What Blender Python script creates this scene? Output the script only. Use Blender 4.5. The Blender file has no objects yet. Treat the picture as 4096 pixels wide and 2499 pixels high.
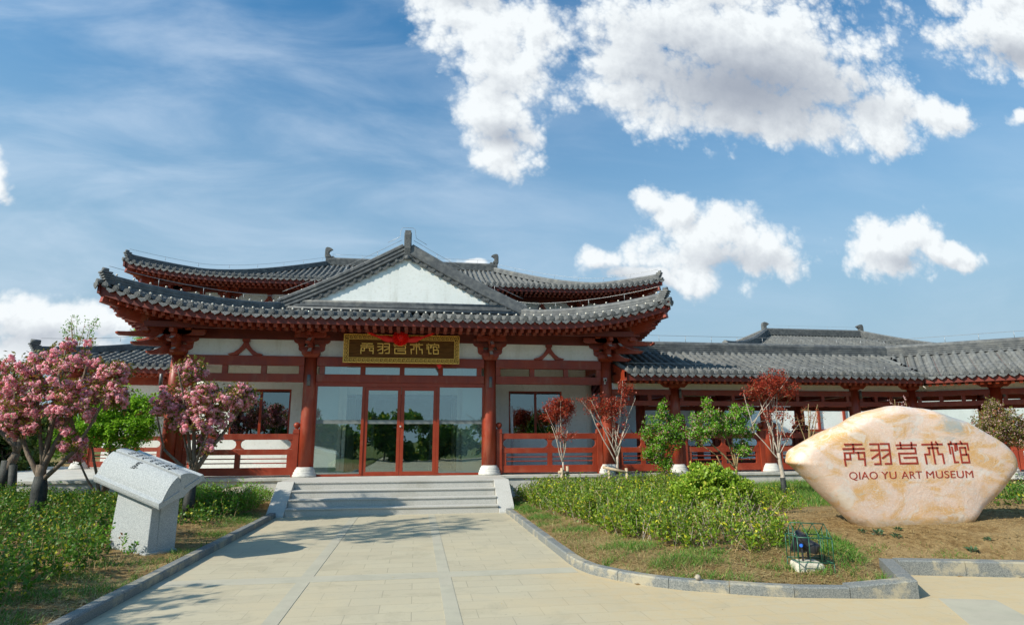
import bpy, math, random
import numpy as np
from mathutils import Vector, Matrix
R = math.radians
rnd = random.Random(7)
nr = np.random.default_rng(11)
sc = bpy.context.scene

# ------------------------------------------------------------------ camera
cam_d = bpy.data.cameras.new('camera'); cam = bpy.data.objects.new('camera', cam_d)
sc.collection.objects.link(cam); sc.camera = cam
cam_d.sensor_width = 36.0; cam_d.lens = 21.749; cam_d.clip_start = 0.05; cam_d.clip_end = 3000
CAM = Vector((0.4176, -17.0902, 1.5567))
_pi, _ya, _ro = 0.202745, 0.151883, -0.003556
fw = Vector((math.sin(_ya)*math.cos(_pi), math.cos(_ya)*math.cos(_pi), math.sin(_pi)))
rt = Vector((math.cos(_ya), -math.sin(_ya), 0)); up = rt.cross(fw)
r2 = rt*math.cos(_ro)+up*math.sin(_ro); u2 = -rt*math.sin(_ro)+up*math.cos(_ro)
cam.matrix_world = Matrix(((r2.x, u2.x, -fw.x, CAM.x), (r2.y, u2.y, -fw.y, CAM.y), (r2.z, u2.z, -fw.z, CAM.z), (0, 0, 0, 1)))
sc.render.resolution_x = 1024; sc.render.resolution_y = 624

# ------------------------------------------------------------------ sun, sky, clouds
SUN = Vector((2.2, 1.0, -1.75)).normalized()
el = math.asin(-SUN.z); az = math.atan2(-SUN.x, -SUN.y)
ld = bpy.data.lights.new('sun', 'SUN'); ld.energy = 5.0; ld.angle = R(0.6); ld.color = (1.0, 0.93, 0.80)
lo = bpy.data.objects.new('sun', ld); sc.collection.objects.link(lo)
lo.rotation_euler = SUN.to_track_quat('-Z', 'Y').to_euler(); lo.location = (-30, -30, 40)
sc.view_settings.view_transform = 'Standard'; sc.view_settings.look = 'None'
sc.view_settings.exposure = 0.22; sc.view_settings.gamma = 1.0; sc.view_settings.use_curve_mapping = False

W = bpy.data.worlds.new('World'); sc.world = W; W.use_nodes = True
nt = W.node_tree; nt.nodes.clear()
class NB:
    """tiny node builder"""
    def __init__(s, tree): s.t = tree
    def n(s, typ, ins=None, **kw):
        nd = s.t.nodes.new(typ)
        for k, v in kw.items(): setattr(nd, k, v)
        for k, v in (ins or {}).items():
            sk = nd.inputs[k]
            if isinstance(v, bpy.types.NodeSocket): s.t.links.new(v, sk)
            else: sk.default_value = v
        return nd
    def m(s, op, a, b=0.0, c=0.0, clamp=False):
        nd = s.n('ShaderNodeMath', {0: a, 1: b, 2: c}, operation=op); nd.use_clamp = clamp
        return nd.outputs[0]
    def vm(s, op, a, b=None, c=None):
        ins = {0: a}
        if b is not None: ins[1] = b
        if c is not None: ins[2] = c
        nd = s.n('ShaderNodeVectorMath', ins, operation=op)
        return nd.outputs[1] if op in ('LENGTH', 'DOT_PRODUCT') else nd.outputs[0]
    def mix(s, f, a, b):
        nd = s.n('ShaderNodeMix', None, data_type='RGBA')
        for k, v in ((0, f), (6, a), (7, b)):
            if isinstance(v, bpy.types.NodeSocket): s.t.links.new(v, nd.inputs[k])
            else: nd.inputs[k].default_value = v if k == 0 else tuple(v)+((1,) if len(v) == 3 else ())
        return nd.outputs[2]
    def sstep(s, x, a, b):
        nd = s.n('ShaderNodeMapRange', {'Value': x, 'From Min': a, 'From Max': b, 'To Min': 0.0, 'To Max': 1.0}, interpolation_type='SMOOTHSTEP')
        return nd.outputs[0]
    def noise(s, v, scale, detail=6, rough=.55, dist=0.0):
        return s.n('ShaderNodeTexNoise', {'Vector': v, 'Scale': scale, 'Detail': detail, 'Roughness': rough, 'Distortion': dist})

# clouds: (azimuth tangent, elevation tangent, half width, half height) of soft masses in the sky, each a real direction
CLOUDS = [
 (0.50, 0.77, 0.24, 0.13), (0.41, 0.68, 0.14, 0.13), (0.70, 0.74, 0.17, 0.15), (0.55, 0.90, 0.33, 0.13), (0.58, 0.64, 0.27, 0.09), (0.80, 0.68, 0.17, 0.10),
 (0.90, 0.63, 0.13, 0.075), (1.02, 0.635, 0.08, 0.05), (0.36, 0.90, 0.13, 0.08),
 (0.10, 0.74, 0.115, 0.075), (0.14, 0.65, 0.085, 0.085), (0.13, 0.56, 0.07, 0.07), (0.14, 0.50, 0.06, 0.05), (0.04, 0.82, 0.13, 0.055), (0.20, 0.74, 0.08, 0.075), (0.17, 0.53, 0.05, 0.04),
 (1.24, 0.85, 0.20, 0.12), (1.30, 0.95, 0.24, 0.12), (1.22, 0.645, 0.035, 0.022),
 (0.45, 0.40, 0.06, 0.045), (0.54, 0.36, 0.13, 0.065), (0.63, 0.345, 0.07, 0.055), (0.50, 0.315, 0.15, 0.045), (0.30, 0.298, 0.055, 0.030), (0.39, 0.275, 0.12, 0.02),
 (0.87, 0.350, 0.115, 0.055), (0.94, 0.372, 0.06, 0.038), (1.0, 0.35, 0.07, 0.025), (0.085, 0.298, 0.03, 0.010), (0.60, 0.76, 0.30, 0.14), (0.62, 0.60, 0.30, 0.05), (0.12, 0.72, 0.10, 0.12),
 (-0.56, 0.183, 0.085, 0.042), (-0.49, 0.175, 0.05, 0.034), (-0.648, 0.396, 0.020, 0.036), (-0.573, 0.135, 0.14, 0.035), (0.31, 0.225, 0.06, 0.012)]
g = bpy.data.node_groups.new('cloud_field', 'ShaderNodeTree')
g.interface.new_socket('P', in_out='INPUT', socket_type='NodeSocketVector')
g.interface.new_socket('D', in_out='OUTPUT', socket_type='NodeSocketFloat')
g.interface.new_socket('Base', in_out='OUTPUT', socket_type='NodeSocketFloat')
b = NB(g); gi = b.n('NodeGroupInput'); go = b.n('NodeGroupOutput')
warp = b.noise(gi.outputs[0], 9.0, 2, .5)
wv = b.vm('MULTIPLY_ADD', b.vm('SUBTRACT', warp.outputs['Color'], (.5, .5, .5)), (.09, .09, 0), gi.outputs[0])
dmin = None
for (cx_, cy_, rx_, ry_) in CLOUDS:
    q = b.vm('MULTIPLY_ADD', wv, (1/rx_, 1/ry_, 0), (-cx_/rx_, -cy_/ry_, 0))
    l_ = b.vm('LENGTH', q)
    dmin = l_ if dmin is None else b.n('ShaderNodeMath', {0: dmin, 1: l_, 2: 0.25}, operation='SMOOTH_MIN').outputs[0]
n1 = b.noise(gi.outputs[0], 10.0, 9, .62)
vo = b.n('ShaderNodeTexVoronoi', {'Vector': b.vm('MULTIPLY_ADD', b.vm('SUBTRACT', n1.outputs['Color'], (.5, .5, .5)), (.035, .035, 0), gi.outputs[0]), 'Scale': 13.0, 'Detail': 3.0, 'Roughness': .6, 'Lacunarity': 2.3})
base = b.m('SUBTRACT', 1.32, dmin)
dd = b.m('ADD', base, b.m('MULTIPLY', b.m('SUBTRACT', n1.outputs['Fac'], .5), 1.5))
dd = b.m('ADD', dd, b.m('MULTIPLY', b.m('SUBTRACT', .80, vo.outputs['Distance']), .75))
g.links.new(dd, go.inputs[0]); g.links.new(base, go.inputs[1])
b = NB(nt)
tc = b.n('ShaderNodeTexCoord'); sp = b.n('ShaderNodeSeparateXYZ', {0: tc.outputs['Generated']})
yy = b.m('MAXIMUM', sp.outputs[1], .06)
P = b.n('ShaderNodeCombineXYZ', {0: b.m('DIVIDE', sp.outputs[0], yy), 1: b.m('DIVIDE', sp.outputs[2], yy), 2: 0.0}).outputs[0]
def field(off):
    v = b.vm('ADD', P, off)
    nd = b.n('ShaderNodeGroup'); nd.node_tree = g; nt.links.new(v, nd.inputs[0]); return nd
f0 = field((0, 0, 0))
alpha = b.sstep(f0.outputs[0], -.14, .58)
front = b.sstep(sp.outputs[1], .08, .25)
alpha = b.m('MULTIPLY', alpha, front)
f1 = field((-.012, .018, 0))
relief = b.m('MULTIPLY_ADD', b.m('SUBTRACT', f0.outputs[0], f1.outputs[0]), .9, .62, clamp=True)
# soft grey bellies of the individual clouds
belly = None
for (cx_, cy_, rx_, ry_, k_) in ((.62, .665, .30, .12, 1.0), (.50, .70, .22, .12, .6), (.85, .645, .12, .05, .55), (1.24, .79, .14, .05, .8), (.56, .315, .13, .03, .6), (.90, .325, .09, .025, .55),
                                 (-.56, .145, .12, .035, .5), (.14, .525, .06, .035, .75), (.06, .80, .09, .03, .5), (.13, .62, .05, .04, .3), (.36,.28,.1,.02,.5)):
    q = b.vm('LENGTH', b.vm('MULTIPLY_ADD', P, (1/rx_, 1/ry_, 0), (-cx_/rx_, -cy_/ry_, 0)))
    q = b.m('MULTIPLY', b.sstep(q, 1.35, .0), k_)
    belly = q if belly is None else b.m('MAXIMUM', belly, q)
belly = b.m('MULTIPLY', belly, b.sstep(f0.outputs[1], .05, .7))
bright = b.m('ADD', b.m('SUBTRACT', .90, b.m('MULTIPLY', belly, .92)), b.m('MULTIPLY', b.m('SUBTRACT', relief, .55), b.m('SUBTRACT', .58, b.m('MULTIPLY', belly, .50))), clamp=True)
ccol = b.mix(bright, (.33, .37, .44), (.80, .84, .86))
# thin high streaks on the left
rotv = b.n('ShaderNodeMapping', {'Vector': P, 'Rotation': (0, 0, R(-18)), 'Scale': (1.5, 4.6, 1)}).outputs[0]
ci = b.noise(rotv, 1.9, 8, .56, .45)
cir = b.sstep(ci.outputs['Fac'], .30, .86)
leftm = b.sstep(b.m('SUBTRACT', .35, b.n('ShaderNodeSeparateXYZ', {0: P}).outputs[0]), -.3, .8)
cir = b.m('MULTIPLY', b.m('MULTIPLY', cir, b.m('ADD', .30, b.m('MULTIPLY', leftm, .70))), b.m('MULTIPLY', front, b.sstep(sp.outputs[2], .02, .1)))
sky = b.n('ShaderNodeTexSky', sky_type='NISHITA', sun_disc=False, sun_elevation=el, sun_rotation=az, altitude=50.0, air_density=1.25, dust_density=1.2, ozone_density=2.6)
skc = b.n('ShaderNodeHueSaturation', {'Color': sky.outputs[0], 'Saturation': 1.18, 'Value': 1.0}).outputs[0]
elv = b.n('ShaderNodeMath', {0: sp.outputs[2]}, operation='ABSOLUTE').outputs[0]
skc = b.vm('MULTIPLY', skc, (.54, .96, 1.04))
skc = b.mix(b.m('MULTIPLY', b.sstep(elv, .66, .05), .95), skc, (2.35, 3.3, 4.1))
bg1 = b.n('ShaderNodeBackground', {'Color': skc, 'Strength': 0.135})
bg2 = b.n('ShaderNodeBackground', {'Color': ccol, 'Strength': 1.0})
bg3 = b.n('ShaderNodeBackground', {'Color': (.62, .72, .84, 1), 'Strength': 1.0})
mx = b.n('ShaderNodeMixShader', {0: b.m('MULTIPLY', cir, .62), 1: bg1.outputs[0], 2: bg3.outputs[0]})
mx2 = b.n('ShaderNodeMixShader', {0: alpha, 1: mx.outputs[0], 2: bg2.outputs[0]})
wo = b.n('ShaderNodeOutputWorld'); nt.links.new(mx2.outputs[0], wo.inputs[0])

# ------------------------------------------------------------------ materials
MATS = {}
def mat(name, c1, c2=None, scale=3.0, rough=.6, bump=0.0, bscale=40.0, spec=.5, coat=0.0, metal=0.0, detail=6, lo=.35, hi=.65, stretch=None, rvar=0.0):
    m = bpy.data.materials.new(name); m.use_nodes = True; t = m.node_tree; t.nodes.clear(); b = NB(t)
    tc = b.n('ShaderNodeTexCoord').outputs['Object']
    if stretch: tc = b.n('ShaderNodeMapping', {'Vector': tc, 'Scale': stretch}).outputs[0]
    p = b.n('ShaderNodeBsdfPrincipled', {'Roughness': rough, 'Metallic': metal, 'Specular IOR Level': spec, 'Coat Weight': coat, 'Coat Roughness': .15})
    if c2 is not None:
        nz = b.noise(tc, scale, detail, .6)
        f = b.sstep(nz.outputs['Fac'], lo, hi)
        t.links.new(b.mix(f, c1, c2), p.inputs['Base Color'])
        if rvar: t.links.new(b.m('MULTIPLY_ADD', f, rvar, rough), p.inputs['Roughness'])
    else: p.inputs['Base Color'].default_value = tuple(c1)+(1,)
    if bump:
        nb = b.noise(tc, bscale, 8, .6)
        bp = b.n('ShaderNodeBump', {'Strength': bump, 'Distance': .02, 'Height': nb.outputs['Fac']})
        t.links.new(bp.outputs[0], p.inputs['Normal'])
    o = b.n('ShaderNodeOutputMaterial'); t.links.new(p.outputs[0], o.inputs[0])
    m['p'] = 1; MATS[name] = m; return m
def prin(m): return next(n for n in m.node_tree.nodes if n.type == 'BSDF_PRINCIPLED')

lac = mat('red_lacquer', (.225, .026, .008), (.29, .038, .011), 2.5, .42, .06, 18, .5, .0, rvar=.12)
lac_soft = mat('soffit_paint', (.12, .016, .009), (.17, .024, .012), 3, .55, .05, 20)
frame_red = mat('door_frame_paint', (.25, .032, .010), (.29, .038, .013), 3, .35, .02, 30, .4, .05)
tile = mat('grey_clay_tile', (.082, .088, .092), (.138, .142, .138), 5, .62, .22, 60, .45, rvar=.15)
ridge_m = mat('grey_ridge_tile', (.085, .092, .098), (.145, .15, .15), 6, .6, .22, 60, .45)
tile_end = mat('tile_end_clay', (.085, .092, .10), (.14, .145, .14), 30, .65, .8, 70, .3)
white = mat('white_render', (.80, .83, .80), (.86, .88, .85), 1.4, .85, .06, 50, .2)
granite = mat('pale_granite', (.42, .41, .37), (.54, .52, .48), 60, .72, .10, 120, .3, detail=3)
granite2 = mat('weathered_granite', (.45, .45, .41), (.58, .57, .52), 3.0, .8, .15, 90, .3, detail=10)
basem = mat('column_base_stone', (.52, .51, .48), (.62, .61, .57), 12, .8, .08, 60, .2)
wood = mat('dark_plaque_wood', (.085, .034, .008), (.15, .062, .014), 5, .75, .1, 30, .12, .0, stretch=(1, 1, 8))
gold = mat('gold_leaf', (.92, .50, .08), (1.0, .64, .14), 30, .5, .1, 60, .4, metal=.1)
black = mat('black_plastic', (.016, .017, .020), (.030, .031, .035), 10, .38, .06, 90, .5)
cage_g = mat('green_enamel_wire', (.012, .085, .045), (.02, .11, .06), 12, .38)
blue = mat('blue_plastic', (.02, .14, .6), None, rough=.35)
bulb = mat('cream_plastic', (.72, .68, .58), (.62, .58, .5), 20, .4)
metalg = mat('dark_grey_metal', (.10, .105, .11), (.14, .145, .15), 8, .45, metal=.3)
wire_m = mat('galvanised_wire', (.42, .42, .42), (.34, .34, .33), 8, .4, metal=.5)
dark = mat('dark_interior', (.09, .11, .10), (.13, .15, .14), 2, .8)
grey_in = mat('grey_partition', (.74, .80, .79), (.80, .84, .83), 1, .7)
silk = mat('red_silk', (.88, .016, .008), (.95, .03, .015), 6, .5, .1, 30, .4)
straw = mat('dry_straw', (.42, .31, .13), (.56, .44, .22), 20, .8)
bark = mat('grey_brown_bark', (.13, .10, .075), (.22, .17, .13), 30, .85, .5, 60, .2, stretch=(1, 1, .3))
bark_pale = mat('pale_bark', (.36, .30, .24), (.50, .44, .37), 24, .8, .3, 60, .2)
bark_twig = mat('ochre_twig_bark', (.26, .19, .09), (.36, .27, .14), 24, .8, .2, 60, .2)
wrapm = mat('black_trunk_wrap', (.012, .016, .014), (.035, .038, .034), 18, .7, .5, 50)
stake_m = mat('weathered_pole_wood', (.40, .30, .19), (.52, .41, .28), 14, .8, .3, 40)
cam_w = mat('white_housing', (.5, .51, .50), None, rough=.4)
cream_c = mat('rough_concrete', (.50, .47, .38), (.62, .58, .48), 9, .9, .5, 30, .2)
frost = mat('frosted_band', (.16, .18, .175), (.20, .22, .21), 3, .5)
letter = mat('carved_red_letter', (.30, .030, .014), (.36, .042, .02), 12, .6)
ink = mat('carved_grey_script', (.07, .08, .09), None, rough=.8)
dark_room = mat('dark_room_tone', (.012, .03, .03), (.02, .045, .042), 1.2, .6)  # near-black colour in place of the dark rooms behind windows

def tonal(m, scale, amount, stretch=(1, 1, 1)):
    """piece to piece difference in tone"""
    t = m.node_tree; b = NB(t); p = prin(m); sk = p.inputs['Base Color']; src = sk.links[0].from_socket
    v = b.n('ShaderNodeMapping', {'Vector': b.n('ShaderNodeTexCoord').outputs['Object'], 'Scale': stretch}).outputs[0]
    vo = b.n('ShaderNodeTexVoronoi', {'Vector': v, 'Scale': scale}); k = b.m('MULTIPLY_ADD', b.n('ShaderNodeSeparateXYZ', {0: vo.outputs['Color']}).outputs[0], amount*2, 1-amount)
    t.links.new(b.vm('MULTIPLY', src, b.n('ShaderNodeCombineXYZ', {0: k, 1: k, 2: k}).outputs[0]), sk)
def weather(m, c, amount, scale, stretch=None, lo=.5, hi=.72, island=0.0, detail=8):
    """blend a second layer of wear (dust, lichen, runs) over a material's own colour"""
    t = m.node_tree; b = NB(t); p = prin(m); sk = p.inputs['Base Color']
    if not sk.links: return
    src = sk.links[0].from_socket; v = b.n('ShaderNodeTexCoord').outputs['Object']
    if stretch: v = b.n('ShaderNodeMapping', {'Vector': v, 'Scale': stretch}).outputs[0]
    f = b.m('MULTIPLY', b.sstep(b.noise(v, scale, detail, .68).outputs['Fac'], lo, hi), amount)
    colr = b.mix(f, src, c)
    if island:
        g_ = b.n('ShaderNodeNewGeometry').outputs['Random Per Island']
        k = b.m('MULTIPLY_ADD', g_, island*2, 1-island)
        colr = b.vm('MULTIPLY', colr, b.n('ShaderNodeCombineXYZ', {0: k, 1: k, 2: k}).outputs[0])
    t.links.new(colr, sk)
tonal(tile, 4.2, .16); tonal(tile_end, 4.5, .2); tonal(ridge_m, 2.5, .12)
weather(tile, (.20, .195, .17), .4, 1.6, None, .48, .70, .16); weather(tile, (.06, .065, .06), .55, 7.0, (1, .35, 1), .52, .72)
weather(ridge_m, (.24, .23, .20), .4, 3.0); weather(tile_end, (.26, .25, .21), .4, 6.0, island=.12)
weather(lac, (.38, .17, .10), .42, 3.6, (1, 1, .35), .50, .74, .10); weather(lac, (.10, .018, .010), .5, 5.0, (1, 1, .2), .56, .74)
weather(frame_red, (.34, .14, .08), .2, 5.0); weather(white, (.56, .56, .50), .6, 2.6, (1, 1, .16), .50, .76); weather(white, (.52, .50, .42), .35, 12)
weather(granite, (.30, .28, .22), .4, 1.3); weather(granite2, (.20, .19, .15), .5, 1.6, (1, 1, .3)); weather(kerb_m if False else basem, (.40, .38, .32), .5, 4.0)
def leafmat(name, c1, c2, c3=None, trans=.35, rough=.45):
    m = bpy.data.materials.new(name); m.use_nodes = True; t = m.node_tree; t.nodes.clear(); b = NB(t)
    ge = b.n('ShaderNodeNewGeometry')
    nz = b.noise(b.n('ShaderNodeTexCoord').outputs['Object'], 2.2, 3)
    f = b.m('ADD', b.m('MULTIPLY', ge.outputs['Random Per Island'], .75), b.m('MULTIPLY', b.m('SUBTRACT', nz.outputs['Fac'], .38), .9), clamp=True)
    col = b.mix(f, c1, c2)
    if c3: 
        f3 = b.sstep(b.m('FRACT', b.m('MULTIPLY', ge.outputs['Random Per Island'], 17.3)), .90, .93)
        col = b.mix(f3, col, c3)
    p = b.n('ShaderNodeBsdfPrincipled', {'Base Color': col, 'Roughness': rough, 'Specular IOR Level': .35})
    tr = b.n('ShaderNodeBsdfTranslucent', {'Color': col})
    mxs = b.n('ShaderNodeMixShader', {0: trans, 1: p.outputs[0], 2: tr.outputs[0]})
    o = b.n('ShaderNodeOutputMaterial'); t.links.new(mxs.outputs[0], o.inputs[0]); return m
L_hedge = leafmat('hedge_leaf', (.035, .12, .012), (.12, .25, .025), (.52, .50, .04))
L_hedgeR = leafmat('hedge_leaf_yellowish', (.075, .18, .015), (.27, .38, .03), (.66, .62, .04))  # yellow-green leaf colour of the right bed shrubs
L_round = leafmat('variegated_bush_leaf', (.18, .34, .02), (.42, .55, .06), (.70, .66, .12), trans=.4)
L_cherry = leafmat('cherry_leaf', (.12, .18, .02), (.26, .17, .03), (.36, .13, .03))
L_maple = leafmat('green_maple_leaf', (.16, .38, .02), (.36, .60, .05), trans=.45)
L_red = leafmat('red_maple_leaf', (.27, .030, .016), (.44, .065, .028), (.24, .05, .02), trans=.35)
L_crab = leafmat('shrub_leaf', (.09, .27, .015), (.24, .46, .04), (.25, .10, .03))
L_grass = leafmat('grass_blade', (.05, .17, .012), (.15, .28, .04), (.42, .34, .12), trans=.2)
L_straw = leafmat('straw_blade', (.40, .29, .11), (.55, .43, .20), (.24, .15, .06), trans=.1)
L_back = leafmat('far_tree_leaf', (.04, .08, .015), (.09, .15, .03), (.16, .20, .05))
L_weed = leafmat('weed_leaf', (.05, .11, .05), (.11, .19, .09), (.14, .06, .09))
petal = leafmat('cherry_petal', (.98, .46, .55), (.99, .70, .75), (1.0, .88, .90), trans=.6, rough=.6)
budm = leafmat('pale_pink_bud', (.80, .45, .45), (.90, .66, .66), trans=.2)

def glassmat(name, tint, base_refl, rough=.0):
    m = bpy.data.materials.new(name); m.use_nodes = True; t = m.node_tree; t.nodes.clear(); b = NB(t)
    fr = b.n('ShaderNodeFresnel', {'IOR': 1.5})
    f = b.m('ADD', b.m('MULTIPLY', fr.outputs[0], 1.6), base_refl, clamp=True)
    nz = b.noise(b.n('ShaderNodeTexCoord').outputs['Object'], 1.3, 2)
    bp = b.n('ShaderNodeBump', {'Strength': .03, 'Distance': .05, 'Height': nz.outputs['Fac']})
    gl = b.n('ShaderNodeBsdfGlossy', {'Color': (.85, .93, .92, 1), 'Roughness': rough, 'Normal': bp.outputs[0]})
    tr = b.n('ShaderNodeBsdfTransparent', {'Color': tuple(tint)+(1,)})
    mxs = b.n('ShaderNodeMixShader', {0: f, 1: tr.outputs[0], 2: gl.outputs[0]})
    o = b.n('ShaderNodeOutputMaterial'); t.links.new(mxs.outputs[0], o.inputs[0]); return m
glass = glassmat('door_glass', (.84, .92, .90), .16)
glass2 = glassmat('tinted_window_glass', (.35, .50, .52), .15)

def mat_pave():
    m = bpy.data.materials.new('sandstone_paving'); m.use_nodes = True; t = m.node_tree; t.nodes.clear(); b = NB(t)
    tc = b.n('ShaderNodeTexCoord').outputs['Object']
    rot = b.n('ShaderNodeMapping', {'Vector': tc, 'Location': (.18, .05, 0)}).outputs[0]
    br = b.n('ShaderNodeTexBrick', {'Vector': rot, 'Color1': (.44, .385, .265, 1), 'Color2': (.475, .42, .29, 1), 'Mortar': (.27, .24, .17, 1), 'Scale': 1.0, 'Mortar Size': .0042, 'Mortar Smooth': .3, 'Brick Width': .6, 'Row Height': .3, 'Bias': 0.0}, offset=.5)
    nz = b.noise(tc, .55, 6, .6, .4); n2 = b.noise(tc, 7, 8, .65); n3 = b.noise(tc, 60, 4, .6)
    col = b.mix(b.m('MULTIPLY', b.sstep(nz.outputs['Fac'], .45, .72), .55), br.outputs['Color'], (.52, .43, .27))
    col = b.mix(b.m('MULTIPLY', b.sstep(n2.outputs['Fac'], .45, .75), .30), col, (.36, .33, .26))
    col = b.mix(b.m('MULTIPLY', n3.outputs['Fac'], .25), col, (.52, .48, .39))
    n5 = b.noise(tc, 1.7, 9, .7, .6); col = b.mix(b.m('MULTIPLY', b.sstep(n5.outputs['Fac'], .50, .66), .42), col, (.34, .305, .215))
    n6 = b.noise(tc, 24, 3, .5); col = b.mix(b.m('MULTIPLY', b.sstep(n6.outputs['Fac'], .66, .72), .5), col, (.20, .18, .13))
    # soil washed over the paving by the bed at the right
    sp = b.n('ShaderNodeSeparateXYZ', {0: tc})
    wx = b.sstep(b.m('ADD', sp.outputs[0], b.m('MULTIPLY', nz.outputs['Fac'], 1.6)), 2.1, 3.6)
    wy = b.sstep(b.m('MULTIPLY', sp.outputs[1], -1.0), 8.2, 9.6)
    col = b.mix(b.m('MULTIPLY', b.m('MULTIPLY', wx, wy), b.m('MULTIPLY_ADD', b.sstep(n2.outputs['Fac'], .35, .65), .35, .32)), col, (.54, .40, .21))
    p = b.n('ShaderNodeBsdfPrincipled', {'Base Color': col, 'Roughness': .78, 'Specular IOR Level': .3})
    bp = b.n('ShaderNodeBump', {'Strength': .12, 'Distance': .01, 'Height': b.m('ADD', n3.outputs['Fac'], b.m('MULTIPLY', br.outputs['Fac'], -1.5))})
    t.links.new(bp.outputs[0], p.inputs['Normal'])
    o = b.n('ShaderNodeOutputMaterial'); t.links.new(p.outputs[0], o.inputs[0]); return m
pave = mat_pave()
band = mat('grey_granite_band', (.39, .365, .28), (.45, .42, .32), 2.5, .75, .1, 90, .3, detail=10)
kerb_m = mat('grey_granite_kerb', (.12, .135, .135), (.25, .255, .24), 90, .72, .15, 140, .3, detail=3)
def mat_soil():
    m = bpy.data.materials.new('brown_soil'); m.use_nodes = True; t = m.node_tree; t.nodes.clear(); b = NB(t)
    tc = b.n('ShaderNodeTexCoord').outputs['Object']
    n1 = b.noise(tc, 1.1, 8, .65); n2 = b.noise(tc, 11, 9, .7); n3 = b.noise(tc, 55, 6, .7)
    col = b.mix(b.sstep(n2.outputs['Fac'], .35, .68), (.19, .115, .045), (.40, .275, .125))
    col = b.mix(b.m('MULTIPLY', b.sstep(n1.outputs['Fac'], .42, .66), .6), col, (.44, .32, .16))
    col = b.mix(b.m('MULTIPLY', b.sstep(n3.outputs['Fac'], .52, .70), .55), col, (.13, .075, .03))
    # grass tint far from the beds
    sp = b.n('ShaderNodeSeparateXYZ', {0: tc})
    far = b.m('MAXIMUM', b.sstep(b.m('ABSOLUTE', sp.outputs[0]), 16, 26), b.sstep(b.m('MULTIPLY', sp.outputs[1], -1), 20, 28))
    col = b.mix(b.m('MULTIPLY', far, .8), col, (.09, .14, .03))
    p = b.n('ShaderNodeBsdfPrincipled', {'Base Color': col, 'Roughness': .95, 'Specular IOR Level': .1})
    bp = b.n('ShaderNodeBump', {'Strength': 1.0, 'Distance': .05, 'Height': b.m('ADD', n2.outputs['Fac'], b.m('MULTIPLY', n3.outputs['Fac'], .5))})
    t.links.new(bp.outputs[0], p.inputs['Normal'])
    o = b.n('ShaderNodeOutputMaterial'); t.links.new(p.outputs[0], o.inputs[0]); return m
weather(kerb_m, (.44, .38, .26), .7, 2.4, None, .50, .62); weather(band, (.45, .41, .32), .6, 1.8, None, .42, .62)
soil = mat_soil()
def mat_book():
    m = mat('speckled_granite', (.30, .325, .335), (.47, .49, .49), 95, .75, .35, 110, .3, detail=2, lo=.42, hi=.6); return m
bookm = mat_book()
def mat_marble():
    m = bpy.data.materials.new('sunset_marble'); m.use_nodes = True; t = m.node_tree; t.nodes.clear(); b = NB(t)
    tc = b.n('ShaderNodeTexCoord').outputs['Object']
    rot = b.n('ShaderNodeMapping', {'Vector': tc, 'Rotation': (0, R(24), 0), 'Scale': (.85, 1, 1.7)}).outputs[0]
    n1 = b.noise(rot, 1.5, 7, .6, 1.0); n2 = b.noise(rot, 2.4, 9, .68, 1.6); n3 = b.noise(tc, 9, 8, .7, .8)
    col = b.mix(b.sstep(n1.outputs['Fac'], .44, .58), (.77, .56, .44), (.70, .41, .17))
    col = b.mix(b.m('MULTIPLY', b.sstep(n2.outputs['Fac'], .50, .62), .7), col, (.74, .68, .62))
    n4 = b.noise(rot, 3.1, 10, .7, 2.2)
    col = b.mix(b.m('MULTIPLY', b.sstep(n4.outputs['Fac'], .58, .68), .6), col, (.50, .55, .52))
    vein = b.m('SUBTRACT', 1.0, b.sstep(b.m('ABSOLUTE', b.m('SUBTRACT', n2.outputs['Fac'], .47)), 0.0, .012))
    col = b.mix(b.m('MULTIPLY', vein, .55), col, (.88, .84, .80))
    n5 = b.noise(rot, 5.5, 10, .72, 1.2); v5 = b.m('SUBTRACT', 1.0, b.sstep(b.m('ABSOLUTE', b.m('SUBTRACT', n5.outputs['Fac'], .5)), 0.0, .010))
    col = b.mix(b.m('MULTIPLY', v5, .5), col, (.46, .42, .38))
    col = b.mix(b.m('MULTIPLY', b.sstep(n3.outputs['Fac'], .5, .8), .25), col, (.80, .68, .60))
    # blue-grey quartz patch near the upper right shoulder
    d = b.vm('LENGTH', b.vm('MULTIPLY', b.vm('SUBTRACT', b.vm('ADD', tc, b.vm('MULTIPLY', b.vm('SUBTRACT', n2.outputs['Color'], (.5, .5, .5)), (.8, 0, .8))), (8.35, -8.6, 1.78)), (2.3, 0, 2.6)))
    col = b.mix(b.m('MULTIPLY', b.m('SUBTRACT', 1.0, b.sstep(d, .15, .75)), b.m('ADD', .35, b.m('MULTIPLY', n3.outputs['Fac'], .9)), clamp=True), col, (.36, .42, .43))
    zz = b.n('ShaderNodeSeparateXYZ', {0: tc}).outputs[2]
    stain = b.sstep(b.m('ADD', zz, b.m('MULTIPLY', n3.outputs['Fac'], .22)), .60, .44)
    col = b.mix(b.m('MULTIPLY', stain, .75), col, (.34, .24, .12))
    p = b.n('ShaderNodeBsdfPrincipled', {'Base Color': col, 'Roughness': .42, 'Specular IOR Level': .4})
    bp = b.n('ShaderNodeBump', {'Strength': .35, 'Distance': .02, 'Height': b.m('ADD', n3.outputs['Fac'], b.m('MULTIPLY', b.noise(tc, 45, 4, .6).outputs['Fac'], .4))})
    t.links.new(bp.outputs[0], p.inputs['Normal'])
    o = b.n('ShaderNodeOutputMaterial'); t.links.new(p.outputs[0], o.inputs[0]); return m
marble = mat_marble()

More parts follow.
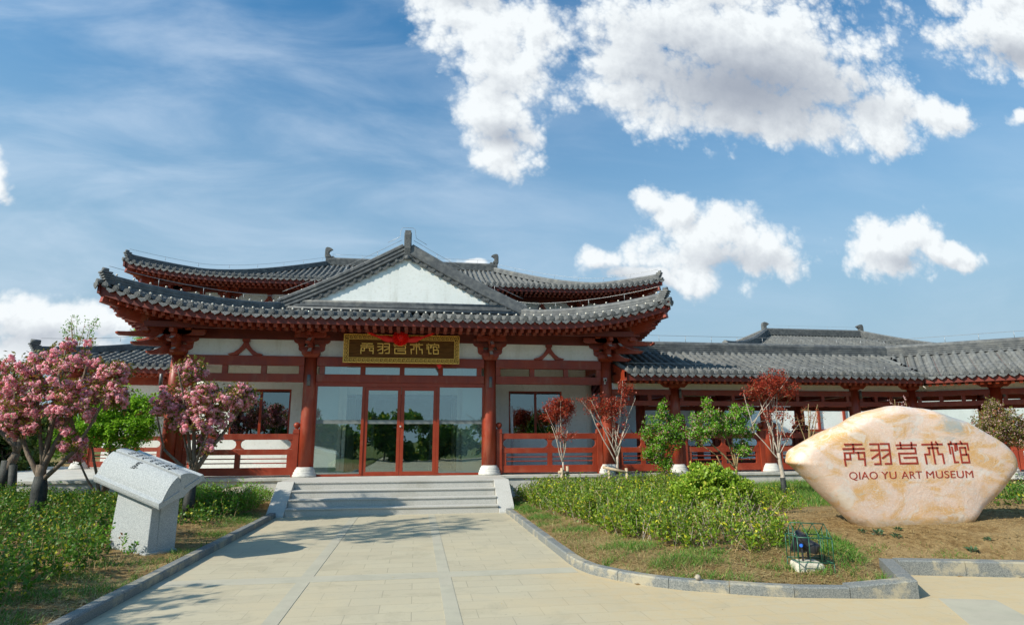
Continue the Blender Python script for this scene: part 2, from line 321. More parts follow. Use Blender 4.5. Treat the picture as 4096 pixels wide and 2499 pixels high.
# ------------------------------------------------------------------ mesh helpers
col = sc.collection
def tag(o, label=None, cat=None, group=None, kind=None):
    if label: o['label'] = label
    if cat: o['category'] = cat
    if group: o['group'] = group
    if kind: o['kind'] = kind
    return o
def empty(name, loc, label, cat, group=None):
    e = bpy.data.objects.new(name, None); e.empty_display_size = .2; col.objects.link(e); e.location = loc
    return tag(e, label, cat, group)
def wloc(o):
    v = Vector(o.location)
    while o.parent: o = o.parent; v = v + Vector(o.location)
    return v
def link(name, me, m, parent=None):
    o = bpy.data.objects.new(name, me); col.objects.link(o)
    if m: me.materials.append(m)
    if parent is not None:
        o.parent = parent
        if parent.type == 'EMPTY': o.matrix_parent_inverse = Matrix.Translation(-Vector(parent.location))
    return o
def npmesh(name, V, F, m, parent=None, smooth=False):
    V = np.asarray(V, dtype=np.float32); F = np.asarray(F, dtype=np.int32)
    k = F.shape[1]; me = bpy.data.meshes.new(name)
    me.vertices.add(len(V)); me.vertices.foreach_set('co', V.ravel())
    me.loops.add(F.size); me.loops.foreach_set('vertex_index', F.ravel())
    me.polygons.add(len(F)); me.polygons.foreach_set('loop_start', np.arange(0, F.size, k, dtype=np.int32))
    try: me.polygons.foreach_set('loop_total', np.full(len(F), k, dtype=np.int32))
    except Exception: pass
    if smooth: me.polygons.foreach_set('use_smooth', np.ones(len(F), dtype=bool))
    me.update(calc_edges=True); me.validate()
    return link(name, me, m, parent)
class MB:
    def __init__(s): s.v = []; s.f = []; s.sm = []
    def add(s, vs, fs, smooth=False):
        n = len(s.v); s.v += [tuple(v) for v in vs]
        for f in fs: s.f.append(tuple(i+n for i in f)); s.sm.append(smooth)
    def frame(s, o, a, b_, c, sa, sb, sc_):
        """box centred at o with half sizes along axes a,b_,c"""
        o = Vector(o); a = Vector(a)*sa; b_ = Vector(b_)*sb; c = Vector(c)*sc_
        vs = [o+i*a+j*b_+k*c for k in (-1, 1) for j in (-1, 1) for i in (-1, 1)]
        s.add(vs, [(0, 2, 3, 1), (4, 5, 7, 6), (0, 1, 5, 4), (2, 6, 7, 3), (0, 4, 6, 2), (1, 3, 7, 5)])
    def box(s, x0, x1, y0, y1, z0, z1):
        s.frame(((x0+x1)/2, (y0+y1)/2, (z0+z1)/2), (1, 0, 0), (0, 1, 0), (0, 0, 1), (x1-x0)/2, (y1-y0)/2, (z1-z0)/2)
    def bar(s, p0, p1, w, h, up=(0, 0, 1)):
        p0 = Vector(p0); p1 = Vector(p1); d = p1-p0; L = d.length
        if L < 1e-6: return
        d.normalize(); sd = d.cross(Vector(up))
        if sd.length < 1e-4: sd = Vector((1, 0, 0))
        sd.normalize(); u = sd.cross(d)
        s.frame((p0+p1)/2, d, sd, u, L/2, w/2, h/2)
    def tube(s, pts, rad, n=8, cap=True, smooth=True):
        pts = [Vector(p) for p in pts]; N = len(pts)
        if not hasattr(rad, '__len__'): rad = [rad]*N
        base = len(s.v); prev = None
        for i, p in enumerate(pts):
            d = (pts[min(i+1, N-1)]-pts[max(i-1, 0)])
            if d.length < 1e-9: d = Vector((0, 0, 1))
            d.normalize()
            if prev is None: a = d.orthogonal().normalized()
            else:
                a = prev-d*prev.dot(d)
                a = a.normalized() if a.length > 1e-6 else d.orthogonal().normalized()
            prev = a; c = d.cross(a)
            for k in range(n):
                t = 2*math.pi*k/n; s.v.append(tuple(p+(a*math.cos(t)+c*math.sin(t))*rad[i]))
        for i in range(N-1):
            for k in range(n):
                s.f.append((base+i*n+k, base+i*n+(k+1) % n, base+(i+1)*n+(k+1) % n, base+(i+1)*n+k)); s.sm.append(smooth)
        if cap:
            s.f.append(tuple(base+k for k in range(n))[::-1]); s.sm.append(False)
            s.f.append(tuple(base+(N-1)*n+k for k in range(n))); s.sm.append(False)
    def lathe(s, prof, c, n=24, smooth=True):
        base = len(s.v); c = Vector(c)
        for r, z in prof:
            for k in range(n):
                t = 2*math.pi*k/n; s.v.append((c.x+r*math.cos(t), c.y+r*math.sin(t), c.z+z))
        for i in range(len(prof)-1):
            for k in range(n):
                s.f.append((base+i*n+k, base+i*n+(k+1) % n, base+(i+1)*n+(k+1) % n, base+(i+1)*n+k)); s.sm.append(smooth)
        s.f.append(tuple(base+k for k in range(n))[::-1]); s.sm.append(False)
        s.f.append(tuple(base+(len(prof)-1)*n+k for k in range(n))); s.sm.append(False)
    def prism(s, poly, o, a, b_, th):
        """poly in (a,b) plane at o, extruded by th centred along a x b"""
        o = Vector(o); a = Vector(a); b_ = Vector(b_); c = a.cross(b_).normalized()*th/2; n = len(poly)
        vs = [o+a*p[0]+b_*p[1]-c for p in poly]+[o+a*p[0]+b_*p[1]+c for p in poly]
        fs = [tuple(range(n))[::-1], tuple(range(n, 2*n))]+[(i, (i+1) % n, (i+1) % n+n, i+n) for i in range(n)]
        s.add(vs, fs)
    def sphere(s, c, r, n=10, sz=1.0):
        m_ = n//2; prof = [(max(1e-4, r*math.sin(math.pi*i/m_)), -r*sz*math.cos(math.pi*i/m_)) for i in range(m_+1)]
        s.lathe(prof, c, n)
    def sweep(s, prof, path, ups=None, cap=True, smooth=False):
        """prof: (side, up) points; path: 3d points; horizontal side vector"""
        path = [Vector(p) for p in path]; N = len(path); n = len(prof); base = len(s.v)
        for i, p in enumerate(path):
            d = path[min(i+1, N-1)]-path[max(i-1, 0)]; sd = Vector((d.y, -d.x, 0))
            if sd.length < 1e-6: sd = Vector((1, 0, 0))
            sd.normalize(); u = Vector((0, 0, 1)) if ups is None else sd.cross(d.normalized())
            if ups is not None and u.z < 0: u = -u
            for a, b_ in prof: s.v.append(tuple(p+sd*a+u*b_))
        for i in range(N-1):
            for k in range(n):
                s.f.append((base+i*n+k, base+(i+1)*n+k, base+(i+1)*n+(k+1) % n, base+i*n+(k+1) % n)); s.sm.append(smooth)
        if cap:
            s.f.append(tuple(base+k for k in range(n))); s.sm.append(False)
            s.f.append(tuple(base+(N-1)*n+k for k in range(n))[::-1]); s.sm.append(False)
    def build(s, name, m, parent=None, bevel=0.0):
        me = bpy.data.meshes.new(name); me.from_pydata(s.v, [], s.f)
        me.polygons.foreach_set('use_smooth', s.sm); me.update()
        o = link(name, me, m, parent)
        if bevel:
            md = o.modifiers.new('bevel', 'BEVEL'); md.width = bevel; md.segments = 2; md.limit_method = 'ANGLE'; md.angle_limit = R(50)
        return o
X, Y, Z = Vector((1, 0, 0)), Vector((0, 1, 0)), Vector((0, 0, 1))
ZP = 0.64      # level of the museum terrace

# ------------------------------------------------------------------ ground, path, kerbs
def hash2(x, y): return .5+.5*math.sin(x*1.7+math.sin(y*2.3)*1.3)*math.cos(y*1.1+x*.6)
def gz(x, y):
    """height of the planted ground"""
    if abs(x) < 2.42 and y < -2.9: return -.03
    if x > 0:
        z = .07+.05*min(1, max(0, (x-2.4)/1.2))+.030*max(0, min(x, 14)-3)
        if y < -9.0: # towards the curved kerb
            pass
        z += .14*math.exp(-(((x-7.4)/2.6)**2+((y+7.9)/1.5)**2))
        # fall off to the front kerb line
        if x < 6: kx = -9.0 if x < 2.5 else (-9.0-(x-2.4)*1.9 if x < 3.0 else -10.3-(x-3.0)*.33)
        else: kx = -10.05-(x-6)*.30
        if x > 5.40: kx = -11.18+(x-5.42)*1.74 if x < 6.02 else -10.14-(x-6)*.30
        kx += .15
        t = max(0, min(1, (y-kx)/1.1))
        z = .05+(z-.05)*t*t*(3-2*t) if y > kx else -.03
    else:
        z = .06+.06*min(1, max(0, (-x-2.4)/1.0))+.045*max(0, min(-x, 10)-3)
    z += .03*(hash2(x*2, y*2)-.5)
    if y > -.5: z = min(z, .5)
    return z
def grid(name, xs, ys, fn, m, kind='structure', label=None):
    V = [(x, y, fn(x, y)) for y in ys for x in xs]; nx = len(xs)
    F = [(j*nx+i, j*nx+i+1, (j+1)*nx+i+1, (j+1)*nx+i) for j in range(len(ys)-1) for i in range(nx-1)]
    o = npmesh(name, V, F, m, None, True); tag(o, label, None, None, kind); return o
xs = [-400, -200, -100, -60, -40, -28, -20]+list(np.arange(-16, -2.6, .4))+[-2.6, -2.5, -2.4, 0, 2.4, 2.5, 2.6]+list(np.arange(2.8, 16, .2))+[16, 18, 22, 30, 45, 70, 120, 250, 400]
ys = [-300, -150, -80, -50, -35, -28, -22, -18, -15]+list(np.arange(-13, 1, .2))+[2, 4, 8, 14, 24, 45, 90, 200, 500]
grid('ground', xs, ys, gz, soil)
# path: a T of paving, running past the foot of the beds
mb = MB(); mb.box(-2.4, 2.4, -13.4, -3.0, -.2, 0.0)
o = mb.build('path', pave); tag(o, kind='structure')
mb = MB()
mb.prism([(2.405, -13.4), (2.405, -8.8), (2.50, -9.45), (2.78, -9.84), (3.0, -10.18), (3.30, -10.42), (3.88, -10.71), (4.23, -10.86), (4.8, -11.0), (5.34, -11.10),
          (5.96, -10.06), (7.4, -10.45), (30, -17.1), (30, -40), (-30, -40), (-30, -24), (-2.4, -13.4)], (0, 0, -.104), X, Y, .2)
o = mb.build('forecourt', pave); tag(o, kind='structure')
mb = MB()
for xb in (-.79, .79):
    mb.box(xb-.072, xb+.072, -11.6, -3.2, -.05, .004)
mb.box(-2.395, -.862, -9.44, -9.12, -.05, .004); mb.box(-.718, .718, -9.44, -9.12, -.05, .004); mb.box(.862, 2.38, -9.42, -9.12, -.05, .004)
for xb in (-.79, .79): mb.box(xb-.072, xb+.072, -20, -11.63, -.05, .004)
mb.prism([(5.6, -11.2), (6.1, -11.35), (5.75, -12.1), (5.6, -20), (4.9, -20), (5.1, -12.1)], (0, 0, -.05), X, Y, .1)
o = mb.build('paving_band', band); tag(o, kind='structure')
def kerb(name, pts, w, h, h2=None, label=None, seg=.9, side=1):
    """kerb made of separate blocks along a polyline, path edge on pts, width to the planted side"""
    mb = MB(); L = [0]; P_ = [Vector((p[0], p[1], 0)) for p in pts]
    for i in range(1, len(P_)): L.append(L[-1]+(P_[i]-P_[i-1]).length)
    def at(t):
        t = max(0, min(L[-1], t))
        for i in range(1, len(P_)):
            if t <= L[i]+1e-9:
                u = (t-L[i-1])/max(1e-9, L[i]-L[i-1]); return P_[i-1].lerp(P_[i], u)
        return P_[-1]
    def nrm(t):
        d = at(t+.12)-at(t-.12); d.normalize(); return Vector((-d.y, d.x, 0))*side
    t = 0
    while t < L[-1]-.02:
        t1 = min(L[-1], t+seg-.006); k = 4; j = rnd.uniform(-.003, .003); hh = h if h2 is None else h+(h2-h)*t/L[-1]
        pr = []; vs = []; fs = []
        for i in range(k+1):
            tt = t+(t1-t)*i/k; p = at(tt); n = nrm(tt)
            ht = hh if h2 is None else h+(h2-h)*tt/L[-1]
            vs += [p+Z*-.08, p+Z*(ht-.015+j), p+n*.015+Z*(ht+j), p+n*w+Z*(ht+j), p+n*w+Z*-.08]
        for i in range(k):
            for q in range(5):
                fs.append((i*5+q, i*5+(q+1) % 5, (i+1)*5+(q+1) % 5, (i+1)*5+q))
        fs += [(0, 4, 3, 2, 1), tuple(k*5+q for q in range(5))]
        mb.add(vs, fs); t += seg
    o = mb.build(name, kerb_m); tag(o, label, kind='structure'); return o
kerb('kerb_left', [(-2.4, -3.15), (-2.4, -16)], .12, .10, seg=.98, side=-1)
kerb('kerb_right', [(2.4, -3.15), (2.4, -8.7), (2.42, -9.15), (2.5, -9.52), (2.70, -9.88), (2.95, -10.2), (3.27, -10.47), (3.85, -10.78), (4.2, -10.93), (4.75, -11.05)], .12, .10, seg=.62, side=1)
kerb('kerb_corner', [(4.757, -11.053), (5.41, -11.18)], .16, .11, .17, seg=.7, side=1)
kerb('kerb_return', [(5.42, -11.17), (6.02, -10.14)], .16, .17, .17, seg=1.3, side=1)
kerb('kerb_bed', [(6.06, -10.16), (7.4, -10.55), (16, -13.1)], .16, .16, seg=.72, side=1)

# ------------------------------------------------------------------ roofs
TP = .236
def cross(p=TP, r=.062):
    pts = [(-p/2, -.045), (-.34*p, -.034), (-r, -.002)]
    for k in range(0, 7):
        t = math.pi*(1-k/6); pts.append((r*math.cos(t), .012+r*math.sin(t)*1.05))
    return pts+[(r, -.002), (.34*p, -.034), (p/2, -.045)]
CR = cross()
def tile_field(name, m, parent, S, dr, pos, sdir, course=.30, step=None):
    """rows of barrel tiles. S: row positions, dr(s)->(d0,d1), pos(s,d)->point, sdir: lateral unit vector"""
    V = []; F = []; n = len(CR); sd = Vector(sdir)
    for s_ in S:
        d0, d1 = dr(s_)
        if d1-d0 < .06: continue
        ds = [d0]; d = d0+nr.random()*.03
        js = (nr.random()-.5)*.014
        while d < d1-1e-6:
            e = min(d+course, d1); ds.append(e); d = e
        base = None
        for i in range(len(ds)-1):
            for q, dd in enumerate((ds[i], ds[i+1])):
                k = (1.0 if q == 0 else .84)*(1+.03*math.sin(s_*37+i*5.1)); zo = (.010 if q == 0 else -.004)+.004*math.sin(s_*51+i*3.7)
                p = pos(s_, dd); b0 = len(V)
                for a, h_ in CR:
                    cap_ = abs(a) <= .0621
                    V.append((p.x+sd.x*(a*(k if cap_ else 1)+js), p.y+sd.y*(a*(k if cap_ else 1)+js), p.z+(h_*k if cap_ and h_ > 0 else h_)+zo))
                if base is not None:
                    for c in range(n-1): F.append((base+c, base+c+1, b0+c+1, b0+c))
                base = b0
    o = npmesh(name, V, F, m, parent, False); return o
def roof_ends(name, parent, S, pos0, out, sdirf, mb_d=None):
    """round end caps and pointed drip tiles along an eave. pos0(s)->eave point, out: outward unit vector"""
    mb = MB(); ou = Vector(out)
    for i, s_ in enumerate(S):
        p = pos0(s_); sd = (pos0(s_+.05)-pos0(s_-.05)).normalized()
        o = p+ou*.015+Z*.012
        up_ = (sd.cross(ou)); up_ = up_ if up_.z > 0 else -up_
        n = 14
        mb.tube([o-ou*.10, o+ou*.012], .074, n, True, True)
        mb.tube([o+ou*.012, o+ou*.020], [.074, .070], n, True, True)
        mb.tube([o+ou*.015, o+ou*.026], [.046, .040], 10, True, True)
        c = pos0(s_+TP/2)+ou*.012+Z*(-.035)
        tilt = (Z*-.92+ou*.30).normalized(); w = TP*.46
        poly = [(-w, .030), (-w*.55, .0), (0, -.012), (w*.55, .0), (w, .030), (w*.98, -.035), (w*.72, -.072), (w*.30, -.095), (0, -.125), (-w*.30, -.095), (-w*.72, -.072), (-w*.98, -.035)]
        mb.prism(poly, c, sd, -tilt, .018)
    return mb.build(name, tile_end, parent)
def bulbs(name, parent, pts, ch=True):
    mb = MB()
    for p in pts: mb.sphere(Vector(p), .027, 8)
    o = mb.build(name, bulb, parent); o['kind'] = 'stuff'; return o
def nails(name, parent, pts):
    mb = MB()
    for p in pts: mb.lathe([(.026, 0), (.03, .02), (.02, .05), (.006, .075)], p, 7)
    o = mb.build(name, tile_end, parent); o['kind'] = 'stuff'; return o
def ridgeprof(w, h, cap=.07):
    # stacked flat tiles with shadow grooves and a round cap
    pts = []; n = max(2, int(h/.058)); dz = h/n
    right = []
    for i in range(n):
        z0 = i*dz; ww = w/2*(1-.12*i/n)
        right += [(ww, z0), (ww, z0+dz*.66), (ww*.86, z0+dz*.70), (ww*.86, z0+dz)]
    capz = h
    right += [(cap, capz)]+[(cap*math.cos(t), capz+cap*.9*math.sin(t)) for t in (R(35), R(65))]+[(0, capz+cap*.9)]
    left = [(-a, z) for a, z in right[::-1][1:]]
    return right+left
def lightning(name, parent, path, h=.13, gap=1.0):
    mb = MB(); P_ = [Vector(p)+Z*h for p in path]; mb.tube(P_, .006, 5)
    acc = 0
    for i in range(1, len(P_)):
        acc += (P_[i]-P_[i-1]).length
        if acc > gap: acc = 0; mb.tube([P_[i]-Z*h, P_[i]], .007, 5)
    return mb.build(name, wire_m, parent)
def dragon(name, parent, o, a, h=.55, w=.16, m=None):
    """owl-tail ridge finial curling inwards along a"""
    o = Vector(o); a = Vector(a); mb = MB(); k = h/.75
    poly = [(-.16, 0), (.22, 0), (.24, .10), (.16, .14), (.12, .22), (.06, .32), (.08, .44), (.16, .52), (.28, .56), (.20, .64), (.06, .70), (-.08, .72), (-.17, .66), (-.20, .52), (-.20, .30), (-.20, .12)]
    mb.prism([(x*k, z*k) for x, z in poly], o, a, Z, w)
    sd = a.cross(Z)
    for sgn in (-1, 1):
        mb.prism([(x*k*.7-.02, z*k*.78+.06*k) for x, z in poly], o+sd*sgn*(w/2+.005), a, Z, .03)
        mb.sphere(o+a*.14*k+Z*.17*k+sd*sgn*w*.55, .035*k, 8)
    mb.prism([(.20*k, .02), (.36*k, .02), (.38*k, .10*k), (.30*k, .16*k), (.20*k, .12*k)], o, a, Z, w*.8)
    return mb.build(name, m or tile_end, parent, .008)

class HipRoof:
    """rectangular roof with upswept corners: height from distance to the eaves"""
    def __init__(s, x0, x1, y0, y1, z0, prof, lift, L, p=2.1, flare=.10):
        s.x0, s.x1, s.y0, s.y1, s.z0, s.prof, s.lift, s.L, s.p, s.fl = x0, x1, y0, y1, z0, prof, lift, L, p, flare
        s.cx = (x0+x1)/2; s.cy = (y0+y1)/2
    def pt(s, x, y):
        dx = min(x-s.x0, s.x1-x); dy = min(y-s.y0, s.y1-y)
        d = max(0, min(dx, dy)); e = max(dx, dy); g_ = max(0, 1-max(0, e)/s.L)**s.p
        return Vector((x+(1 if x > s.cx else -1)*s.fl*g_, y+(1 if y > s.cy else -1)*s.fl*g_, s.z0+s.prof(d)+s.lift*g_))
    def side(s, k):
        """returns pos(s,d), lateral dir, outward dir, range"""
        if k == 'F': return (lambda t, d: s.pt(t, s.y0+d)), X, -Y, (s.x0, s.x1)
        if k == 'B': return (lambda t, d: s.pt(t, s.y1-d)), X, Y, (s.x0, s.x1)
        if k == 'L': return (lambda t, d: s.pt(s.x0+d, t)), Y, -X, (s.y0, s.y1)
        return (lambda t, d: s.pt(s.x1-d, t)), Y, X, (s.y0, s.y1)
def rng(a, b_, step):
    n = int((b_-a)/step); off = ((b_-a)-n*step)/2
    return [a+off+i*step for i in range(n+1)]

def eave_wood(parent, pos, latd, outd, a, b_, colx0, colx1, depth, sp=.20, z_off=-.115, second=True, nm='rafter'):
    """fascia board, soffit board and two tiers of square rafters under an eave.
       pos(s,0) eave line; corner rafters fan towards the corner."""
    out = Vector(outd); lat = Vector(latd)
    N = 60; ss = [a+(b_-a)*i/N for i in range(N+1)]
    e = [pos(s_, 0) for s_ in ss]
    # fascia
    mb = MB(); mb_p = [(-.02, -.255), (.02, -.255), (.02, -.04), (-.02, -.04)]
    pth = [p-out*.06 for p in e]
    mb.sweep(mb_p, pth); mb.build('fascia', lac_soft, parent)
    # soffit
    V = []; F = []
    for s_, p in zip(ss, e):
        q = pos(min(max(s_, a+depth*.0), b_), 0); cs = max(a+depth, min(b_-depth, s_))
        inn = Vector(pos(cs, depth)); lo_ = Vector((inn.x, inn.y, pos(cs, 0).z*.5+pos(cs, depth*.6).z*.5-.02))
        V += [tuple(p-out*.05+Z*(-.235)), tuple(lo_+Z*(-.16))]
    for i in range(N): F.append((2*i, 2*i+2, 2*i+3, 2*i+1))
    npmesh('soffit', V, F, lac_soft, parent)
    # rafters
    m1 = MB(); m2 = MB(); mc = MB()
    for s_ in rng(a+.22, b_-.22, sp):
        p = pos(s_, 0)
        root_s = max(colx0, min(colx1, s_))
        if s_ < colx0: root_s = colx0-(colx0-s_)*.12
        if s_ > colx1: root_s = colx1+(s_-colx1)*.12
        rp = pos(root_s, depth); zr = pos(root_s, 0).z+.02
        t0 = p-out*.105+Z*(-.300)
        root = Vector((rp.x, rp.y, zr-.10))
        d = (root-t0)
        m1.bar(t0, t0+d*.70, .088, .092)
        if second:
            t1 = t0+d*.30+Z*(-.098)
            m2.bar(t1, root+Z*(-.10), .086, .09)
    m1.build('flying_rafters', lac, parent)
    if second: m2.build('eave_rafters', lac, parent)

# ------------------------------------------------------------------ museum entrance hall
hall = empty('entrance_hall', (0, 3, ZP), 'entrance hall with red columns, white gable and grey upswept roof behind the stone steps', 'building')
CX = [-5.735, -2.4, 2.4, 5.735]
def column(x, y, z0, z1, r0=.18, r1=.155, parent=None, baser=.30, baseh=.25):
    mb = MB(); h = z1-z0-baseh
    prof = [(r0, baseh), (r0*1.0, baseh+h*.35), (r0*.96, baseh+h*.7), (r1, baseh+h)]
    mb.lathe(prof, (x, y, z0), 28); c = mb.build('column', lac, parent)
    mb = MB(); bh = baseh
    mb.lathe([(baser, 0), (baser*1.02, bh*.12), (baser*.99, bh*.26), (baser*.93, bh*.30), (baser*.95, bh*.42), (baser*.90, bh*.52), (baser*.85, bh*.56), (baser*.86, bh*.68), (baser*.78, bh*.80), (baser*.74, bh*.83), (baser*.72, bh*.96), (r0*1.02, bh)], (x, y, z0), 32)
    mb.build('column_base', basem, c); return c
def arm(mb, c, d, L, h, w, z):
    """bracket arm with rounded under-ends, centred at c along d"""
    k = [(-L, h), (-L, h*.45), (-L+.03, h*.22), (-L+.08, h*.06), (-L+.15, 0), (L-.15, 0), (L-.08, h*.06), (L-.03, h*.22), (L, h*.45), (L, h)]
    mb.prism(k, Vector((c[0], c[1], z)), d, Z, w)
def dou(mb, c, w, h, z):
    """bearing block: waisted bottom"""
    x, y = c[0], c[1]
    for (wa, wb, za, zb) in ((w*.72, w, 0, h*.45), (w, w, h*.45, h)):
        vs = [(x+sx*wa/2, y+sy*wa/2, z+za) for sy in (-1, 1) for sx in (-1, 1)]+[(x+sx*wb/2, y+sy*wb/2, z+zb) for sy in (-1, 1) for sx in (-1, 1)]
        mb.add(vs, [(0, 2, 3, 1), (4, 5, 7, 6), (0, 1, 5, 4), (2, 6, 7, 3), (0, 4, 6, 2), (1, 3, 7, 5)])
def beak(mb, mw, c, d, r0, r1, z, th=.10, k=1.0):
    """slanting ang beak projecting along d from r0 to r1, hollow-curved top, thin tip"""
    d = Vector(d).normalized(); L = r1-r0
    poly = [(r0, z+.20*k), (r0, z-.05*k), (r0+L*.45, z-.085*k), (r1-.06, z-.115*k), (r1+.015, z-.085*k), (r1+.03, z-.055*k), (r0+L*.85, z-.035*k), (r0+L*.68, z+.005*k), (r0+L*.48, z+.075*k), (r0+L*.25, z+.17*k)]
    mb.prism(poly, Vector((c[0], c[1], 0)), d, Z, th)
def beak_top(mw, c, d, r0, r1, z, th=.09, k=1.0):  # thin pale strip over the beak, skylight painted on its upper face
    d = Vector(d).normalized(); L = r1-r0; sd = d.cross(Z)*th/2; o = Vector((c[0], c[1], 0))
    pr = [(r0+L*.48, z+.075*k), (r0+L*.68, z+.005*k), (r0+L*.85, z-.035*k), (r1+.022, z-.054*k)]
    vs = []
    for a, zz in pr: vs += [o+d*a+Z*(zz+.004)-sd, o+d*a+Z*(zz+.004)+sd]
    n = len(pr); vs += [v-Z*.010 for v in vs]
    fs = []
    for i in range(n-1): fs += [(2*i, 2*i+1, 2*i+3, 2*i+2), (2*n+2*i, 2*n+2*i+2, 2*n+2*i+3, 2*n+2*i+1), (2*i, 2*i+2, 2*n+2*i+2, 2*n+2*i), (2*i+1, 2*n+2*i+1, 2*n+2*i+3, 2*i+3)]
    m_ = MB(); m_.add(vs, fs); mw.append(m_)
beak_skylit = mat('skylit_beak_tone', (.50, .50, .47), (.58, .57, .53), 6, .7)  # pale colour imitates skylight on the beak tops
def bracket(parent, x, y, z, corner=0, side=False):
    mb = MB(); mw = []
    dou(mb, (x, y), .46, .19, z)
    dirs = [X]
    arm(mb, (x, y), X, .34, .15, .13, z+.15); 
    for sx in (-1, 1): dou(mb, (x+sx*.27, y), .17, .10, z+.29)
    arm(mb, (x, y), X, .47, .15, .13, z+.37)
    for sx in (-1, 1): dou(mb, (x+sx*.38, y), .17, .10, z+.51)
    arm(mb, (x, y), X, .50, .15, .12, z+.60)
    # arms stepping forward
    mb.bar((x, y+.1, z+.30), (x, y-.42, z+.30), .11, .13)
    dou(mb, (x, y-.34), .17, .10, z+.42)
    arm(mb, (x, y-.34), X, .40, .14, .11, z+.50)
    for sx in (-1, 1): dou(mb, (x+sx*.31, y-.34), .16, .09, z+.62)
    mb.bar((x, y+.1, z+.60), (x, y-.66, z+.60), .11, .14)
    for k, (r_, zz) in enumerate(((.50, .16), (.78, .40))):
        beak(mb, mw, (x, y), -Y, .12, r_, z+zz, .10); beak_top(mw, (x, y), -Y, .12, r_, z+zz, .085)
    if corner:
        cx_ = X*corner; dg = (X*corner-Y).normalized()
        arm(mb, (x, y), Y, .40, .15, .13, z+.15); arm(mb, (x, y), Y, .50, .15, .13, z+.37); arm(mb, (x, y), Y, .5, .15, .12, z+.60)
        for k, (r_, zz) in enumerate(((.52, .14), (.80, .38))):
            beak(mb, mw, (x, y), cx_, .12, r_, z+zz, .10); beak_top(mw, (x, y), cx_, .12, r_, z+zz, .085)
        # extra beaks beside the diagonal
        for off in (.30,):
            beak(mb, mw, (x+corner*off, y), -Y, .12, .74, z+.42, .10); beak_top(mw, (x+corner*off, y), -Y, .12, .74, z+.42, .085)
            beak(mb, mw, (x, y-off), cx_, .12, .90, z+.42, .10)
        for (r_, zz) in ((.76, .12), (1.14, .31), (1.50, .51)):
            beak(mb, mw, (x, y), dg, .10, r_, z+zz, .13, 1.35); beak_top(mw, (x, y), dg, .10, r_, z+zz, .10, 1.35)
        # forward cross arms
        arm(mb, (x, y-.34), X, .72, .14, .11, z+.50)
        mb.bar((x+corner*.62, y-.62, z+.50), (x+corner*.62, y-.62, z+.86), .15, .15, (0, 1, 0))
        dou(mb, (x+corner*.62, y-.62), .24, .10, z+.48)
        # carved end of the corner beam
        pl = [(.2, .72), (1.30, .78), (1.52, .80), (1.58, .86), (1.50, .89), (1.60, .95), (1.52, .98), (1.62, 1.04), (1.55, 1.07), (1.60, 1.12), (1.2, 1.10), (.2, 1.02)]
        mb.prism([(a, z+b_) for a, b_ in pl], (x, y, 0), dg, Z, .17)
    o = mb.build('bracket_set', lac, parent, .006)
    for m_ in mw: m_.build('beak_skylit_top', beak_skylit, o)
    return o
def frieze_bay(parent, x0, x1, y, zb, zt, strut=True, m=white):
    mb = MB(); mb.box(x0, x1, y-.03, y+.03, zb, zt); mb.build('frieze_panel', m, parent)
    if strut:
        c = (x0+x1)/2; h = zt-zb; mb = MB()
        for s_ in (-1, 1):
            out = [(0.035, h*.86), (.085, h*.62), (.17, h*.36), (.29, h*.16), (.44, h*.07), (.40, .0), (.19, .0)]
            inn = [(.11, h*.20), (.0, h*.47)]
            mb.prism([(s_*a, b_) for a, b_ in [(0, h*.86)]+out+inn][::s_], (c, y-.07, zb+.002), X, Z, .10)
        mb.box(c-.09, c+.09, y-.13, y-.02, zt-h*.16, zt+.002); mb.box(c-.07, c+.07, y-.12, y-.02, zt-h*.22, zt-h*.14)
        mb.build('gable_strut', lac, parent, .004)
# plinth: broad terrace under hall and galleries
mb = MB(); mb.box(-16, 16.2, -.38, 9.0, -.1, ZP-.07)
mb.box(-16, 16.2, -.42, 9.0, ZP-.068, ZP-.002)
mb.build('plinth', granite2, hall)
mb = MB(); mb.box(-2.62, 2.62, -2.13, -.425, -.05, ZP); mb.build('landing', granite, hall, .006)
cols = []
for x in CX:
    c = column(x, 0, ZP, 3.74, parent=hall); cols.append(c)
    bracket(hall, x, 0, 3.72, corner=(-1 if x < -5 else 1 if x > 5 else 0))
    mb = MB(); mb.lathe([(.045, -.16), (.045, .12), (.03, .13)], (x+(.0 if abs(x) < 3 else -.34*(1 if x < 0 else 0)), -.235 if abs(x) < 3 else -.05, 3.12), 14)
    if x < 5: mb.build('downlight', metalg, hall)
# beams
def beams(parent, xa, xb, y, post_x, glazed=False, last=None):
    mb = MB(); mb.box(xa, xb, y-.09, y+.09, 3.50, 3.752); mb.build('beam', lac, parent, .01)
    mb = MB(); mb.box(xa, xb, y-.085, y+.085, 3.07, 3.285); mb.build('beam', lac, parent, .01)
    for px in post_x:
        mb = MB(); mb.box(px-.065, px+.065, y-.06, y+.06, 3.286, 3.499); mb.build('short_post', lac, parent)
for sgn in (-1, 1):
    a_, b_ = (2.56, 5.58) if sgn > 0 else (-5.58, -2.56)
    beams(hall, a_, b_, 0, [sgn*(2.63), sgn*3.59, sgn*4.56, sgn*5.51])
beams(hall, -2.24, 2.24, 0, [-2.10, -1.04, 0, 1.04, 2.10])
for i in range(4):
    x0, x1 = [-2.034, -.974, .066, 1.106][i], [-1.106, -.066, .974, 2.034][i]
    mb = MB(); mb.box(x0, x1, -.012, .0, 3.287, 3.498); mb.build('transom_pane', glass, hall)
zt = 4.19
frieze_bay(hall, -5.55, -2.60, 0.02, 3.755, zt); frieze_bay(hall, 2.60, 5.55, .02, 3.755, zt); frieze_bay(hall, -2.2, 2.2, .02, 3.755, zt, False)
